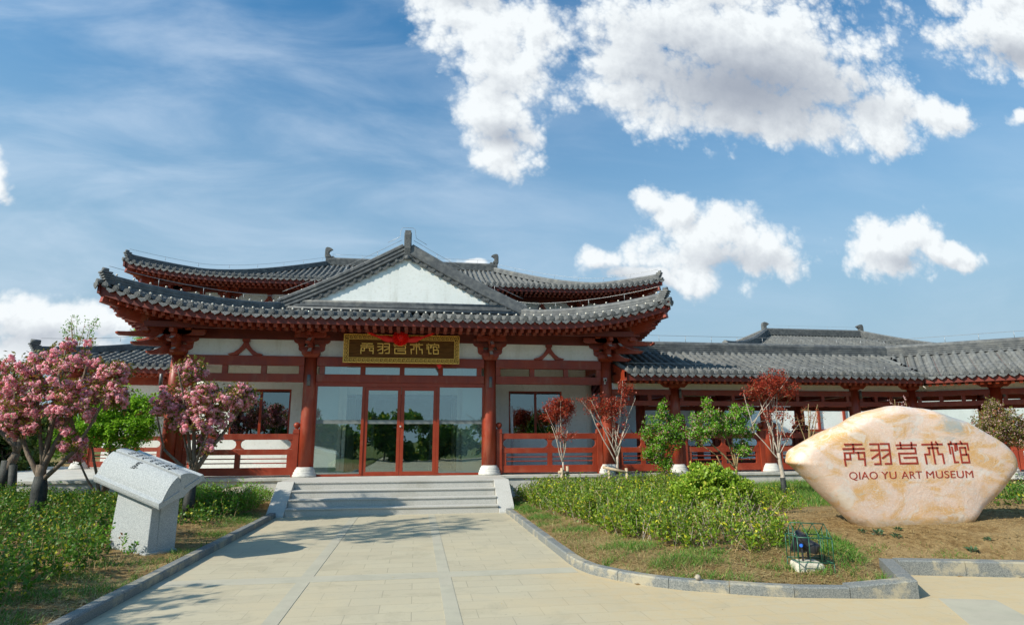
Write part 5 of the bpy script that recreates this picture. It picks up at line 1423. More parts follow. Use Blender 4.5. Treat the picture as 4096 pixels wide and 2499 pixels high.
# pink cherries on the left
tree('cherry_tree', 'leftmost large pink-blossomed cherry tree with black wrapped trunk, at the edge of the shrubs', 'cherry tree', (-6.2, -4.5, .2),
     [((-6.2, -4.5, .1), (-6.22, -4.5, 1.15), .105, .08), ((-6.22, -4.5, .95), (-5.75, -4.35, 3.1), .058, .022), ((-6.22, -4.5, .9), (-6.8, -4.4, 1.9), .045, .032), ((-6.8, -4.4, 1.9), (-6.95, -4.5, 3.0), .032, .016), ((-6.2, -4.5, 1.1), (-6.55, -4.6, 3.0), .035, .014), ((-6.2, -4.5, 1.1), (-6.0, -4.7, 3.2), .035, .014),
      ((-6.2, -4.5, .85), (-5.6, -4.7, 1.4), .045, .034), ((-5.6, -4.7, 1.4), (-5.1, -4.8, 2.55), .03, .015), ((-6.2, -4.5, 1.0), (-6.3, -4.2, 2.9), .06, .022), ((-6.9, -4.4, 1.7), (-7.6, -4.2, 2.7), .04, .02), ((-5.8, -4.4, 1.7), (-5.95, -4.9, 2.7), .035, .015)],
     [(-6.1, -4.5, 2.75, 1.05, .85, .55), (-7.05, -4.5, 2.45, .75, .7, .55), (-5.55, -4.6, 2.3, .55, .6, .45), (-6.4, -4.5, 2.0, 1.1, .8, .4), (-6.0, -4.4, 3.25, .45, .4, .22), (-5.0, -4.8, 2.75, .22, .22, .2, .12), (-4.95, -4.8, 2.35, .2, .2, .22, .10), (-5.75, -4.5, 1.45, .45, .4, .25)],
     300, cherrydeco(.70, 10, .080, 12), bark, 5, .008, 'pink cherry trees', wrap=[([(-6.2, -4.5, .0), (-6.19, -4.5, .3), (-6.2, -4.49, .5), (-6.2, -4.5, .7), (-6.21, -4.5, .95)], [.14, .15, .125, .13, .095]), ], shell=.2)
tree('cherry_tree', 'pink-blossomed cherry tree in front of the left balustrade, behind the stone book', 'cherry tree', (-3.8, -4.2, .15),
     [((-3.78, -4.2, .1), (-3.74, -4.2, 1.0), .085, .06), ((-3.74, -4.2, .95), (-3.0, -4.1, 2.2), .05, .018), ((-3.74, -4.2, 1.0), (-3.85, -4.2, 2.7), .045, .016), ((-3.74, -4.2, .9), (-4.3, -4.2, 1.4), .034, .024), ((-4.3, -4.2, 1.4), (-4.5, -4.3, 2.2), .022, .012), ((-3.74, -4.2, .9), (-4.1, -4.1, 2.0), .03, .012), ((-3.8, -4.2, 1.1), (-3.4, -3.9, 2.5), .035, .015), ((-3.8, -4.2, 1.2), (-4.1, -4.5, 2.9), .03, .014), ((-3.75, -4.2, .9), (-3.45, -4.5, 1.7), .03, .015)],
     [(-3.55, -4.2, 2.3, .70, .55, .42), (-4.2, -4.2, 2.25, .45, .45, .4), (-3.1, -4.1, 2.4, .38, .35, .28), (-3.98, -4.2, 2.9, .26, .22, .30, .05), (-3.6, -4.2, 1.5, .35, .3, .25, .03), (-3.8, -4.2, 1.95, .65, .5, .3), (-2.86, -4.1, 2.42, .14, .12, .12, .02)],
     215, cherrydeco(.66, 10, .074, 13), bark, 8, .007, 'pink cherry trees', wrap=[([(-3.79, -4.2, .05), (-3.77, -4.2, .4), (-3.75, -4.2, .85)], [.10, .105, .078])], shell=.15)
tree('cherry_tree', 'cherry tree with twin black wrapped stems, behind the biggest cherry at the left edge', 'cherry tree', (-8.6, -1.4, .3),
     [((-8.7, -1.4, .3), (-8.4, -1.4, 1.3), .12, .09), ((-8.4, -1.4, 1.3), (-8.9, -1.4, 2.8), .06, .02), ((-8.4, -1.4, 1.25), (-8.3, -1.3, 2.9), .06, .02), ((-8.3, -1.5, .3), (-8.45, -1.4, 1.2), .07, .06), ((-8.4, -1.4, 1.4), (-9.7, -1.4, 2.6), .05, .02)],
     [(-8.9, -1.4, 2.6, 1.1, .8, .8), (-9.8, -1.4, 2.4, .7, .7, .7)], 170, cherrydeco(.42, 7, .06, 12), bark, 12, .009, 'pink cherry trees', wrap=[([(-8.72, -1.4, .2), (-8.55, -1.4, .8), (-8.56, -1.4, 1.15)], [.15, .13, .11]), ([(-8.3, -1.5, .2), (-8.4, -1.45, 1.05)], [.09, .08])], shell=.2)
# fresh green maple
tree('maple_tree', 'bright fresh green maple between the two pink cherries', 'maple tree', (-6.8, -.9, .35),
     [((-6.8, -.9, .3), (-7.2, -.9, 2.0), .04, .015), ((-6.75, -.9, .3), (-6.5, -1, 2.3), .04, .015), ((-6.7, -.9, .3), (-6.1, -.8, 1.9), .035, .012), ((-6.85, -.9, .3), (-7.6, -1, 1.6), .03, .012), ((-6.7, -.9, .3), (-6.8, -.7, 2.5), .035, .012)],
     [(-7.1, -1, 1.95, .65, .55, .5), (-6.45, -.9, 2.25, .6, .5, .5), (-5.95, -.9, 2.4, .45, .4, .36), (-6.9, -.9, 2.65, .5, .45, .3), (-6.4, -.9, 1.7, .65, .55, .45), (-7.6, -1, 1.55, .5, .45, .4), (-6.0, -.9, 1.9, .4, .4, .4)],
     440, leafdeco(L_maple, 22, .15, .066, .046, 1.6, .1), bark, 21, .005, shell=.1)
# red maples
def redm(lbl, base, limbs, blobs, n, seed, per=20, L=.05, barkm=bark_pale, wrap=None):
    rr = random.Random(seed+5); fork = limbs[0][1]; extra = []
    for k in range(9):
        b_ = rr.choice(blobs); tip = (b_[0]+rr.uniform(-1, 1)*b_[3]*.9, b_[1]+rr.uniform(-1, 1)*b_[4]*.8, b_[2]+rr.uniform(-.2, 1)*b_[5])
        st_ = rr.choice(limbs[1:]); t = rr.uniform(.1, .5); p = tuple(st_[0][i]+(st_[1][i]-st_[0][i])*t for i in range(3)); extra.append((p, tip, .010, .004))
    limbs = [(a, c, r0*(.75 if i else 1), r1*.8) for i, (a, c, r0, r1) in enumerate(limbs)]+extra
    blobs = [(b_[0], b_[1], b_[2]-.03, b_[3]*1.12, b_[4]*1.1, b_[5]*1.25)+tuple(b_[6:]) for b_ in blobs]
    z_ = min(b_[2] for b_ in blobs[:3]); blobs.append((fork[0], fork[1], z_-.45, .38, .35, .35, .006))
    return tree('red_maple', lbl, 'maple tree', base, limbs, blobs, n, leafdeco(L_red, int(per*.8), .12, L, .026, .8, .2), barkm, seed, .0045, 'small red maples in front of the terrace', wrap, shell=.1, twigbark=bark_twig)
redm('small bright red maple in front of the right window, tied to two short stakes', (4.15, -1.3, .25),
     [((4.15, -1.3, .2), (4.13, -1.3, 1.0), .032, .028), ((4.13, -1.3, .95), (3.85, -1.3, 1.9), .022, .008), ((4.13, -1.3, 1.0), (4.25, -1.25, 2.1), .02, .008), ((4.13, -1.3, .98), (4.02, -1.35, 2.1), .018, .008), ((4.13, -1.3, 1.05), (4.3, -1.3, 1.9), .016, .007)],
     [(4.05, -1.3, 2.35, .36, .34, .27), (3.85, -1.3, 2.2, .25, .25, .18), (4.3, -1.3, 2.45, .18, .2, .2)], 135, 31, 22, .055, wrap=[([(4.15, -1.3, .2), (4.14, -1.3, .72)], [.04, .036])])
redm('taller dark red maple overlapping the last hall column, tied to a wooden rail', (5.42, -1.7, .25),
     [((5.42, -1.7, .2), (5.44, -1.7, 1.15), .045, .038), ((5.44, -1.7, 1.1), (4.95, -1.7, 2.2), .028, .010), ((5.44, -1.7, 1.1), (5.75, -1.7, 2.1), .025, .010), ((5.42, -1.7, .95), (4.75, -1.75, 2.3), .024, .010), ((5.44, -1.7, 1.2), (5.35, -1.6, 2.5), .022, .008), ((5.75, -1.7, 2.1), (5.65, -1.7, 3.0), .012, .004), ((5.44, -1.7, 1.2), (5.95, -1.8, 2.6), .02, .006)],
     [(4.9, -1.7, 2.5, .45, .35, .16), (5.35, -1.7, 2.5, .4, .3, .2), (5.72, -1.7, 2.85, .26, .25, .26), (5.2, -1.7, 2.3, .5, .35, .2), (5.5, -1.7, 1.9, .4, .3, .25, .006)], 165, 37, 17, .048, wrap=[([(5.42, -1.7, .2), (5.43, -1.7, .74)], [.055, .05])])
redm('red maple with pale forked trunk between the flowering shrubs and the inscribed stone', (8.45, -4.0, .3),
     [((8.50, -4.0, .25), (8.42, -4.0, 1.25), .06, .045), ((8.42, -4.0, 1.2), (8.1, -4.0, 2.3), .03, .01), ((8.42, -4.0, 1.2), (8.75, -3.9, 2.3), .03, .01), ((8.42, -4.0, 1.25), (8.45, -4.1, 2.6), .025, .008), ((8.42, -4.0, 1.1), (7.95, -3.9, 1.7), .02, .01), ((7.95, -3.9, 1.7), (7.75, -3.9, 2.6), .014, .006), ((8.42, -4.0, 1.2), (8.95, -4.1, 1.9), .02, .007), ((8.42, -4.0, 1.2), (8.6, -4.2, 2.2), .02, .007)],
     [(8.4, -4.0, 2.75, .5, .4, .20), (8.1, -4.0, 2.65, .35, .35, .16), (8.7, -4.0, 2.7, .35, .35, .18), (8.4, -4.0, 2.98, .3, .3, .16), (8.5, -4.0, 2.0, .45, .4, .4, .012)], 190, 41, 18, .048, wrap=[([(8.50, -4.0, .25), (8.47, -4.0, .72)], [.065, .058])])
# bare-branched young tree and maple behind it
def bare(lbl, base, h, seed, n=60, sp=.55, m=L_red, per=2):
    rr = random.Random(seed); x, y, z = base
    return tree('young_tree', lbl, 'tree', base, [((x, y, z), (x-.02, y, z+h*.42), .035, .025)]+[((x, y, z+h*.38), (x+rr.uniform(-sp, sp)*.7, y+rr.uniform(-.3, .3), z+h*rr.uniform(.7, .95)), .018, .006) for _ in range(5)],
                [(x, y, z+h*.78, sp, sp*.7, h*.22)], n, leafdeco(m, per, .05, .035, .02), bark_twig, seed, .0045, shell=.1)
bare('thin young tree nearly bare of leaves, left of the top of the inscribed stone', (10.9, -1.4, .4), 2.2, 51, 90, .6)
bare('sparse young tree with wire-thin twigs behind the top of the inscribed stone', (13.6, -1.6, .42), 2.3, 53, 60, .4, budm, 4)
# flowering shrubs with upright sprays
def crab(lbl, base, limbs, blobs, n, seed, per=15, budp=3, lm=None):
    def f(T, D_):
        C = np.repeat(T, per, 0)+unit(len(T)*per)*.11*nr.uniform(.1, 1, len(T)*per)[:, None]; V, F = leafquads(C, .068, .030, .3, -.35)
        C2 = np.repeat(T, budp, 0)+unit(len(T)*budp)*.10*nr.uniform(.3, 1, len(T)*budp)[:, None]; V2, F2 = blossom(C2, 1, .010, .003, 4, .011)
        return [('crown', V, F, lm or L_crab), ('buds', V2, F2, budm)]
    return tree('flowering_shrub', lbl, 'shrub', base, limbs, blobs, n, f, bark_twig, seed, .005, 'budding shrubs in front of the gallery', shell=.12)
crab('green shrub with pale pink buds, left one of the pair before the gallery', (6.6, -1.9, .28),
     [((6.62, -1.9, .2), (6.55, -1.9, 1.1), .035, .028), ((6.55, -1.9, 1.0), (6.3, -1.9, 2.0), .02, .008), ((6.55, -1.9, 1.05), (6.75, -1.9, 2.1), .02, .008), ((6.6, -1.9, .8), (6.95, -1.9, 1.5), .02, .01), ((6.55, -1.9, 1.1), (6.6, -1.9, 2.4), .018, .006)],
     [(6.5, -1.9, 1.75, .5, .45, .45), (6.85, -1.9, 1.6, .4, .4, .38), (6.3, -1.9, 1.3, .32, .35, .3), (6.62, -1.9, 2.3, .12, .12, .28, .015), (6.95, -1.9, 2.0, .2, .2, .25, .02), (6.6, -1.9, 1.0, .3, .3, .25, .03)], 290, 61)
crab('wide green shrub with leaning ochre stems, right one of the pair before the gallery', (7.45, -3.6, .3),
     [((7.68, -3.6, .2), (7.6, -3.6, .95), .035, .03), ((7.6, -3.6, .9), (6.9, -3.6, 1.6), .025, .012), ((6.9, -3.6, 1.6), (6.75, -3.6, 2.1), .014, .006), ((7.6, -3.6, .9), (7.3, -3.6, 2.1), .022, .008), ((7.6, -3.6, .9), (7.85, -3.6, 1.9), .022, .008), ((7.5, -3.6, .45), (7.1, -3.7, 1.2), .022, .014), ((7.1, -3.7, 1.2), (6.55, -3.6, 1.6), .012, .006), ((7.6, -3.6, .95), (7.55, -3.6, 2.2), .018, .006)],
     [(7.0, -3.6, 1.95, .42, .4, .32), (7.45, -3.6, 1.9, .42, .4, .32), (7.8, -3.6, 1.8, .35, .35, .3), (6.75, -3.6, 1.7, .3, .35, .25), (7.0, -3.6, 2.4, .08, .08, .18, .008), (7.7, -3.6, 2.2, .12, .12, .15, .01), (8.0, -3.6, 2.15, .12, .12, .2, .010), (7.8, -3.6, 1.3, .25, .3, .2, .03)], 310, 67, 13, 4)
crab('reddish-green budding shrub at the right edge of the picture behind the stone', (14.9, -3.0, .4),
     [((15.0, -3.0, .3), (14.9, -3.0, 1.0), .04, .03), ((14.9, -3.0, .9), (14.6, -3.0, 1.9), .02, .008), ((14.9, -3.0, .9), (15.3, -3.0, 2.2), .025, .008), ((14.9, -3.0, .9), (15.7, -3.0, 1.7), .025, .01)],
     [(15.2, -3.0, 1.95, .6, .5, .45), (15.6, -3.0, 1.7, .5, .5, .5), (14.8, -3.0, 1.75, .35, .4, .4), (15.2, -3.0, 2.4, .2, .2, .15, .02)], 330, 71, 12, 6, leafmat('bronze_shrub_leaf', (.12, .15, .03), (.26, .22, .05), (.34, .09, .05)))
tree('red_maple', 'deep crimson maple half hidden at the right edge behind the inscribed stone', 'maple tree', (14.3, -1.8, .4),
     [((14.3, -1.8, .3), (14.2, -1.8, 1.3), .04, .03), ((14.2, -1.8, 1.2), (13.9, -1.8, 2.1), .02, .008), ((14.2, -1.8, 1.2), (14.5, -1.8, 2.2), .02, .008)],
     [(14.2, -1.8, 1.75, .45, .4, .5)], 150, leafdeco(leafmat('crimson_leaf', (.10, .008, .012), (.22, .015, .02)), 16, .1, .05, .03), bark, 77, .005, 'small red maples in front of the terrace', shell=.1)
# round variegated bush
def bushdeco(T, D_):
    C = np.repeat(T, 15, 0)+unit(len(T)*15)*.07*nr.uniform(.1, 1, len(T)*15)[:, None]; V, F = leafquads(C, .060, .036, .6, -.4); return [('crown', V, F, L_round)]
tree('round_bush', 'dense rounded yellow-green bush rising from the sunny shrub bed', 'bush', (5.62, -6.3, .15),
     [((5.62, -6.3, .1), (5.3, -6.3, .85), .022, .008), ((5.64, -6.3, .1), (5.95, -6.3, .85), .022, .008), ((5.62, -6.3, .1), (5.6, -6.1, .95), .02, .008), ((5.62, -6.3, .1), (5.5, -6.5, .8), .018, .008), ((5.62, -6.3, .1), (5.8, -6.5, .8), .018, .008)],
     [(5.6, -6.45, .70, .72, .6, .36), (5.6, -6.35, .95, .46, .42, .18), (5.15, -6.5, .56, .36, .4, .28), (6.05, -6.5, .60, .38, .4, .30), (5.6, -6.9, .45, .5, .3, .2)], 640, bushdeco, bark_pale, 81, .004, shell=.3)
# stakes
def stakes(lbl, posts, rail, group='timber stakes tied to young trees'):
    e = empty('tree_stake', posts[0][0], lbl, 'stake', group)
    for (p, q) in posts: mb = MB(); mb.tube([p, q], .036, 10); mb.build('post', stake_m, e)
    mb = MB(); mb.tube(rail, .036, 10); mb.build('rail', stake_m, e)
    mb = MB(); m_ = (Vector(rail[0])+Vector(rail[1]))/2; mb.tube([m_+X*.05*math.cos(t)+Z*.05*math.sin(t)+Y*.02 for t in np.linspace(0, 6.28, 9)], .010, 5); mb.build('tie', wrapm, e)
stakes('short timber stakes with one crossbar tied to the smaller red maple', [((4.06, -1.45, .1), (4.07, -1.42, .86)), ((4.24, -1.35, .1), (4.23, -1.35, .90))], [(3.98, -1.44, .76), (4.26, -1.37, .74)])
stakes('timber stakes with a long sloping crossbar tied to the taller red maple', [((5.20, -1.75, .1), (5.20, -1.72, .88)), ((5.66, -1.85, .05), (5.62, -1.82, .86))], [(5.05, -1.72, .88), (5.70, -1.84, .74)])

# far trees
def far_tree(lbl, x, y, h, r, seed, m=L_back, n=150, per=26, L=.20, grp=None, sparse=False, bk_=bark, low=False):
    rr = random.Random(seed)
    limbs = [((x, y, 0), (x+rr.uniform(-.2, .2), y, h*.5), .10*h/5, .07*h/5)]+[((x, y, h*rr.uniform(.25, .5)), (x+rr.uniform(-r, r)*.7, y+rr.uniform(-r, r)*.6, h*rr.uniform(.65, .95)), .04, .015) for _ in range(6)]
    blobs = [(x+rr.uniform(-.5, .5)*r, y+rr.uniform(-.4, .4)*r, h*(rr.uniform(.12, .82) if low else rr.uniform(.45, .85)), r*rr.uniform(.35, .6), r*rr.uniform(.35, .6), h*rr.uniform(.12, .2)) for _ in range(8)]
    return tree('tree', lbl, 'tree', (x, y, 0), limbs, blobs, n, leafdeco(m, per, .38 if not sparse else .3, L, L*.6), bk_, seed, .014, grp, shell=.1)
far_tree('broad dark green tree beyond the left edge of the terrace', -17.0, 6.0, 4.8, 2.4, 101, n=170)
far_tree('lower dark green tree at the far left, behind the cherries', -20.5, 9.0, 5.0, 2.6, 102, n=150)
far_tree('mid-green tree beside the left wing of the exhibition hall', -15.6, 3.0, 3.3, 1.5, 103, n=130)
def spray(lbl, x, y, z0, h, w, seed, per):
    rr = random.Random(seed)
    return tree('sapling', lbl, 'tree', (x, y, 0), [((x, y, 0), (x, y, z0), .07, .04)]+[((x+rr.uniform(-.1, .1), y, z0-.3), (x+rr.uniform(-w, w), y+rr.uniform(-.2, .2), z0+h*rr.uniform(.6, 1)), .022, .006) for _ in range(7)],
         [(x+rr.uniform(-w, w)*.7, y, z0+h*rr.uniform(.35, .8), w*.3, w*.3, h*.25) for _ in range(6)], 60, leafdeco(L_maple if per > 5 else L_crab, per, .14, .075, .05), bark_twig, seed, .006, shell=.1)
for i, (x, y, h, r_) in enumerate(((-12.9, 6.0, 2.3, 1.3), (-15.8, 11.5, 2.9, 1.8), (-20.5, 19.0, 3.6, 2.6), (-31.0, 34.0, 5.5, 5.0), (-25, 40.0, 6.0, 5.0))):
    far_tree(['bushy green thicket nearest the left edge of the terrace', 'second green thicket behind the nearest one at the left edge', 'third, taller thicket at the far left behind the cherries', 'farthest tree mass at the left edge of the picture', 'far tree mass right of the farthest one at the left edge'][i], x, y, h, r_, 160+i, n=190, per=28, L=.2 if i < 3 else .36, grp='thickets beyond the left garden', low=True)
spray('thin twiggy sapling showing above the roof behind the big cherry', -12.9, 9.5, 5.0, 1.55, .75, 111, 4)
spray('leafy sapling top showing above the ridge left of the bracketed corner', -10.4, 9.8, 5.2, 1.0, .75, 112, 12)
for (x, y, h_, sd_, lb) in ((-7.35, -8.6, 7.4, 141, 'tall cherry tree just outside the left edge whose shade dapples the path by the steps'), (-6.6, -11.9, 3.4, 142, 'cherry tree outside the left edge near the viewer, shading the kerb')):
    tree('cherry_tree', lb, 'cherry tree', (x, y, .1), [((x, y, 0), (x, y, h_*.35), .11, .08)]+[((x, y, h_*.33), (x+dx, y+dy, h_*.9), .05, .014) for dx, dy in ((-.8, .3), (.5, .5), (.2, -.6), (-.3, -.2), (.7, -.1))],
         [(x+.2, y, h_*.83, 1.25, 1.5, h_*.13), (x-.5, y+.2, h_*.72, 1.0, .9, h_*.12), (x+.6, y-.4, h_*.72, .7, .8, h_*.12)], 210, cherrydeco(.55, 6, .06, 8), bark, sd_, .009, 'pink cherry trees', shell=.1)
# grove the windows mirror, behind the viewer
for i, (x, y, h, r_) in enumerate(((-11, -33, 4.6, 3.2), (-6.5, -35, 3.6, 3.0), (-2, -34, 4.0, 3.0), (2.5, -36, 3.4, 3.0), (6.5, -33, 3.9, 3.0), (11, -35, 5.0, 3.4), (16.5, -34, 4.8, 3.4), (-16, -34, 4.6, 3.2))):
    far_tree(['bushy tree mirrored in the left porch window', 'tree mirrored in the left glass panel', 'tree mirrored in the left glass door', 'lower tree mirrored in the right glass door', 'tree mirrored in the right glass panel', 'tall tree mirrored in the right porch window', 'tree behind the viewer beyond the right porch window', 'tree behind the viewer at the far left'][i], x, y, h, r_, 120+i, n=170, per=26, L=.34, grp='grove facing the hall across the forecourt', m=L_hedge, low=True)

# ------------------------------------------------------------------ low shrubs, grass, straw
GZ = np.vectorize(gz)
def scatter(n, poly, keep=None):
    poly = np.array(poly); x0, y0 = poly.min(0); x1, y1 = poly.max(0); out = []
    tot = 0
    while tot < n:
        P_ = nr.uniform((x0, y0), (x1, y1), (n*2, 2)); ins = np.zeros(len(P_), bool); j = len(poly)-1
        for i in range(len(poly)):
            xi, yi = poly[i]; xj, yj = poly[j]
            with np.errstate(divide='ignore', invalid='ignore'):
                c = ((yi > P_[:, 1]) != (yj > P_[:, 1])) & (P_[:, 0] < (xj-xi)*(P_[:, 1]-yi)/(yj-yi+1e-12)+xi)
            ins ^= c; j = i
        P_ = P_[ins]
        if keep is not None: P_ = P_[nr.random(len(P_)) < keep(P_[:, 0], P_[:, 1])]
        out.append(P_); tot += len(P_)
    return np.concatenate(out)[:n]
def patch(x, y, f=1.3, ph=0): return .5+.5*np.sin(x*f+np.sin(y*f*1.3+ph)*1.6+ph)*np.cos(y*f*1.1-np.sin(x*f*.7)*1.2+ph*.5)
def sprigs(P_, h0, h1, nl, L, Wd, lean=.25, stems=True):
    n = len(P_); z = GZ(P_[:, 0], P_[:, 1])-.01; h = nr.uniform(h0, h1, n)*(.62+.62*patch(P_[:, 0], P_[:, 1], 2.3, .7)); ln = nr.normal(size=(n, 2))*lean
    t = (nr.random((n, nl))*.75+.25)
    bx = P_[:, 0][:, None]+ln[:, :1]*h[:, None]*t; by = P_[:, 1][:, None]+ln[:, 1:]*h[:, None]*t; bz = z[:, None]+h[:, None]*t
    C = np.stack([bx, by, bz], 2).reshape(-1, 3); off = unit(len(C)); off[:, 2] *= .4; C = C+off*.045*nr.random((len(C), 1))
    ax = off.copy(); ax[:, 2] += .45
    V, F = leafquads(C, L, Wd, .9, -.1, ax)
    b0 = np.stack([P_[:, 0], P_[:, 1], z], 1); b1 = b0+np.stack([ln[:, 0]*h, ln[:, 1]*h, h], 1); w = np.zeros((n, 3)); a = nr.uniform(0, 6.28, n); w[:, 0] = np.cos(a)*.0035; w[:, 1] = np.sin(a)*.0035
    SV = np.stack([b0-w, b0+w, b1+w*.5, b1-w*.5], 1).reshape(-1, 3); SF = np.arange(4*n).reshape(-1, 4)
    return (V, F), (SV, SF)
def blades(P_, h0, h1, w0, spread=.6, z0=0):
    n = len(P_); z = GZ(P_[:, 0], P_[:, 1])+z0; h = nr.uniform(h0, h1, n); a = nr.uniform(0, 6.28, n); ln = nr.normal(size=(n, 2))*spread*h[:, None]
    b0 = np.stack([P_[:, 0], P_[:, 1], z-.01], 1); w = np.stack([np.cos(a)*w0, np.sin(a)*w0, np.zeros(n)], 1); m_ = b0+np.stack([ln[:, 0]*.35, ln[:, 1]*.35, h*.6], 1); t = b0+np.stack([ln[:, 0], ln[:, 1], h], 1)
    V = np.stack([b0-w, b0+w, m_+w*.8, m_-w*.8, t], 1).reshape(-1, 3); i = np.arange(n)*5
    F = np.stack([i, i+1, i+2, i+3], 1); F2 = np.stack([i+3, i+2, i+4, i+4], 1)
    return V, F, np.stack([i+3, i+2, i+4], 1)
def lyers(P_, l0, l1, w0):
    """dry stalks lying on the soil"""
    n = len(P_); z = GZ(P_[:, 0], P_[:, 1])+nr.uniform(.004, .03, n); a = nr.uniform(0, 6.28, n); l = nr.uniform(l0, l1, n)
    d = np.stack([np.cos(a)*l, np.sin(a)*l, nr.normal(size=n)*.015], 1); w = np.stack([-np.sin(a)*w0, np.cos(a)*w0, np.zeros(n)], 1); b0 = np.stack([P_[:, 0], P_[:, 1], z], 1)
    V = np.stack([b0-w, b0+w, b0+d+w*.4, b0+d-w*.4], 1).reshape(-1, 3); return V, np.arange(4*n).reshape(-1, 4)
def stuff(name, V, F, m, label=None): o = npmesh(name, V, F, m); tag(o, label, None, None, 'stuff'); return o
def grass(name, P_, h0, h1, w0, m=None, spread=.6):
    V, F, T_ = blades(P_, h0, h1, w0, spread)
    n = len(P_); i = np.arange(n)*5
    me = bpy.data.meshes.new(name); F_all = [tuple(f) for f in F]+[tuple(f) for f in T_]
    me.from_pydata(V.tolist(), [], F_all); me.update(); o = link(name, me, m or L_grass); tag(o, None, None, None, 'stuff'); return o
# left bed
bedL = [(-2.95, -3.4), (-2.95, -4.4), (-3.3, -6.2), (-3.35, -8.0), (-3.1, -9.2), (-3.2, -13.5), (-9.5, -13.5), (-9.8, -6), (-8.0, -2.6), (-5.2, -2.0), (-3.2, -2.2)]
def keepL(x, y):
    k = np.where(patch(x, y, 1.5, 1.0) > .26, 1.0, .15)
    inbook = (np.abs((x+3.15)) < .55) & (np.abs(y+7.6) < .55); return np.where(inbook, 0.02, k)
(V, F), (SV, SF) = sprigs(scatter(3300, bedL, keepL), .20, .42, 20, .052, .032, .28)
stuff('low_shrubs', V, F, L_hedge); stuff('shrub_stems', SV, SF, bark_twig)
(V, F), (SV, SF) = sprigs(scatter(700, [(-2.9, -1.3), (-2.85, -3.4), (-3.9, -4.2), (-4.6, -2.0), (-3.6, -1.2)], lambda x, y: np.ones(len(x))), .28, .48, 24, .045, .022, .22)
stuff('low_shrubs', V, F, L_crab); stuff('shrub_stems', SV, SF, bark_twig)
# sprays in front of the stone book
(V, F), (SV, SF) = sprigs(np.array([(-3.55, -8.0), (-3.5, -8.05), (-3.45, -8.1), (-3.2, -8.22), (-3.12, -8.25), (-3.62, -7.95)]), .34, .52, 26, .05, .028, .2)
stuff('low_shrubs', V, F, L_crab); stuff('shrub_stems', SV, SF, bark_twig)
# right bed
bedR = [(2.95, -1.25), (2.9, -2.6), (3.1, -5.0), (3.35, -7.2), (3.5, -8.5), (4.0, -9.3), (4.7, -9.7), (5.3, -9.3), (5.7, -8.2), (6.1, -6.8), (6.3, -5.2), (6.6, -3.6), (6.9, -1.3)]
def keepR(x, y): return np.where(patch(x, y, 1.7, 2.0) > .22, 1.0, .15)*np.where(y < -8.0, .5, 1.0)*np.where(((x-5.25)/.85)**2+((y+7.4)/1.0)**2 < 1, .06, 1.0)*np.where(patch(x, y, 4.1, .4) > .3, 1.0, .35)
(V, F), (SV, SF) = sprigs(scatter(3500, bedR, keepR), .22, .52, 22, .052, .031, .26)
stuff('low_shrubs', V, F, L_hedgeR); stuff('shrub_stems', SV, SF, bark_twig)
(V, F), (SV, SF) = sprigs(scatter(1300, bedR, None), .25, .52, 2, .03, .02, .45)
stuff('shrub_stems', SV, SF, bark_pale); stuff('low_shrubs', V, F, L_straw)
(V, F), (SV, SF) = sprigs(scatter(700, bedL, None), .20, .42, 2, .03, .02, .45)
stuff('shrub_stems', SV, SF, bark_twig); stuff('low_shrubs', V, F, L_straw)
(V, F), (SV, SF) = sprigs(scatter(260, [(6.2, -4.0), (6.4, -7.0), (6.9, -7.2), (7.6, -5.2), (8.6, -4.4), (8.5, -3.4)], lambda x, y: np.ones(len(x))), .22, .40, 18, .045, .025, .25)
stuff('low_shrubs', V, F, L_hedgeR); stuff('shrub_stems', SV, SF, bark_twig)
(V, F), (SV, SF) = sprigs(scatter(300, [(9.3, -6.6), (9.8, -7.6), (12, -8.4), (13, -6), (11, -5)], lambda x, y: np.ones(len(x))), .25, .45, 20, .05, .028, .25)
stuff('low_shrubs', V, F, L_hedge); stuff('shrub_stems', SV, SF, bark_twig)
# lawn behind the stone and on the left
grass('grass', scatter(30000, [(6.6, -.5), (6.9, -3.4), (7.6, -5.6), (9.5, -6.2), (14, -6.0), (14.5, -1.6), (12, -.5)], lambda x, y: np.ones(len(x))), .06, .16, .004)
grass('grass', scatter(16000, [(-4.5, -.5), (-4.6, -2.2), (-8, -2.6), (-12, -4), (-13, .5), (-8, .5), (-6, -.45)], lambda x, y: np.ones(len(x))), .05, .13, .004)
clump = lambda f, ph, th: (lambda x, y: np.where(patch(x, y, f, ph) > th, 1.0, .06))
edgeL = [(-2.53, -3.3), (-2.53, -14), (-3.5, -14), (-3.3, -8), (-3.1, -3.4)]
grass('grass', scatter(7000, edgeL, clump(3.2, .5, .55)), .03, .11, .0032, spread=.9)
edgeR = [(2.56, -1.2), (2.56, -8.8), (2.7, -9.5), (3.1, -10.1), (3.9, -10.55), (4.9, -10.8), (5.35, -10.9), (5.8, -10.0), (5.9, -8.6), (5.2, -9.2), (4.5, -9.6), (3.7, -8.9), (3.3, -7.0), (3.05, -4.5), (2.9, -1.2)]
grass('grass', scatter(9000, edgeR, clump(3.0, 1.7, .58)), .03, .12, .0034, spread=.9)
V, F = lyers(scatter(17000, edgeR, clump(1.8, .3, .30)), .04, .16, .0024); stuff('straw', V, F, L_straw)
V, F = lyers(scatter(6000, edgeL, clump(2.2, 1.3, .35)), .04, .14, .0022); stuff('straw', V, F, L_straw)
V, F = lyers(scatter(3500, [(6, -6.5), (5.8, -9.9), (12, -11.6), (12, -7)], lambda x, y: np.ones(len(x))), .02, .08, .0018); stuff('straw', V, F, L_straw)
V, F = lyers(scatter(9000, bedL, None), .03, .10, .005); stuff('straw', V, F, L_straw)
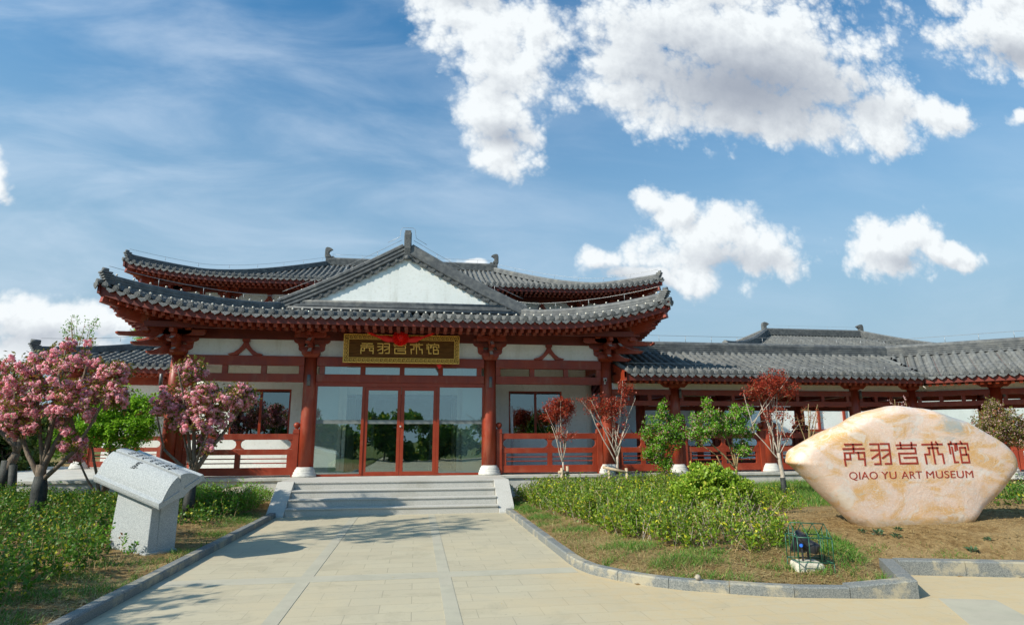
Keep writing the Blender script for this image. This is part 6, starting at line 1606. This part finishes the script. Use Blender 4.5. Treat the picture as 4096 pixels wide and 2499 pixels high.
grass('grass', scatter(1500, [(5.9, -9.2), (6.2, -9.9), (8.5, -10.6), (11, -11.4), (11, -10.6), (8, -9.8)], clump(4.5, 3.0, .72)), .02, .06, .003, spread=1.0)
grass('grass', scatter(1400, [(5.15, -10.6), (5.6, -10.2), (6.1, -9.3), (5.9, -8.9), (5.3, -9.8)], None), .03, .12, .004, spread=.9)
V, F = lyers(scatter(5000, bedR, None), .03, .09, .006); stuff('leaf_litter', V, F, L_straw)
# clods
V = []; F = []
for (x, y) in np.concatenate([scatter(2600, [(5.9, -6.6), (5.9, -9.9), (12, -11.6), (12, -7)], None), scatter(900, edgeR, None), scatter(600, edgeL, None), scatter(500, bedL, None)]):
    s_ = nr.uniform(.008, .028); c = np.array([x, y, gz(x, y)]); b_ = len(V)
    for d in ((1, 0, 0), (0, 1, 0), (-1, 0, 0), (0, -1, 0), (0, 0, 1)): V.append(c+np.array(d)*s_*nr.uniform(.6, 1.2, 3))
    F += [(b_, b_+1, b_+4), (b_+1, b_+2, b_+4), (b_+2, b_+3, b_+4), (b_+3, b_, b_+4)]
stuff('soil_clods', V, F, soil)
# weeds below the stone
weed0 = None
for i, (x, y, s_, lb) in enumerate(((6.62, -9.15, 1.0, 'largest grey-green weed on the bare earth below the carved caption'), (6.78, -9.3, .8, 'grey-green weed touching the right side of the largest one'), (6.50, -9.0, .7, 'small weed up slope from the largest one'),
                                   (7.0, -9.05, .7, 'weed standing alone under the middle of the stone'), (7.35, -9.85, .9, 'dark weed nearest the kerb below the stone'), (7.75, -9.7, .6, 'small weed right of the dark one by the kerb'), (9.4, -9.3, .7, 'weed at the right edge on the bare earth'))):
    if weed0 is None:
        e = empty('weed', (x, y, gz(x, y)), lb, 'weed', 'weeds on the bare earth below the stone'); e['label'] = lb
        P_ = nr.normal(size=(24, 2))*.05; C = np.stack([P_[:, 0]*.5, P_[:, 1]*.5, nr.uniform(.0, .05, 24)], 1); ax = np.stack([P_[:, 0]*16, P_[:, 1]*16, np.full(24, .7)], 1)
        V, F = leafquads(C, .07, .03, .8, 0, ax); lf = npmesh('leaves', V, F, L_weed); lf.parent = e; weed0 = (e, lf)
        e.scale = (s_, s_, s_)
    else:
        e = weed0[0].copy(); col.objects.link(e); e.location = (x, y, gz(x, y)); e.rotation_euler.z = i*1.3; e.scale = (s_, s_, s_); e['label'] = lb
        l2 = weed0[1].copy(); col.objects.link(l2); l2.parent = e
# petals and fallen leaves on the paving
P_ = scatter(26, [(-2.2, -3.6), (2.2, -3.6), (2.2, -9), (5, -11.5), (-2, -11.5)], None); C = np.stack([P_[:, 0], P_[:, 1], np.full(len(P_), .008)], 1)
V, F = leafquads(C, .022, .014, 3.0, 0); V[:, 2] = np.clip(V[:, 2], .006, .014); stuff('fallen_leaves', V, F, L_straw)
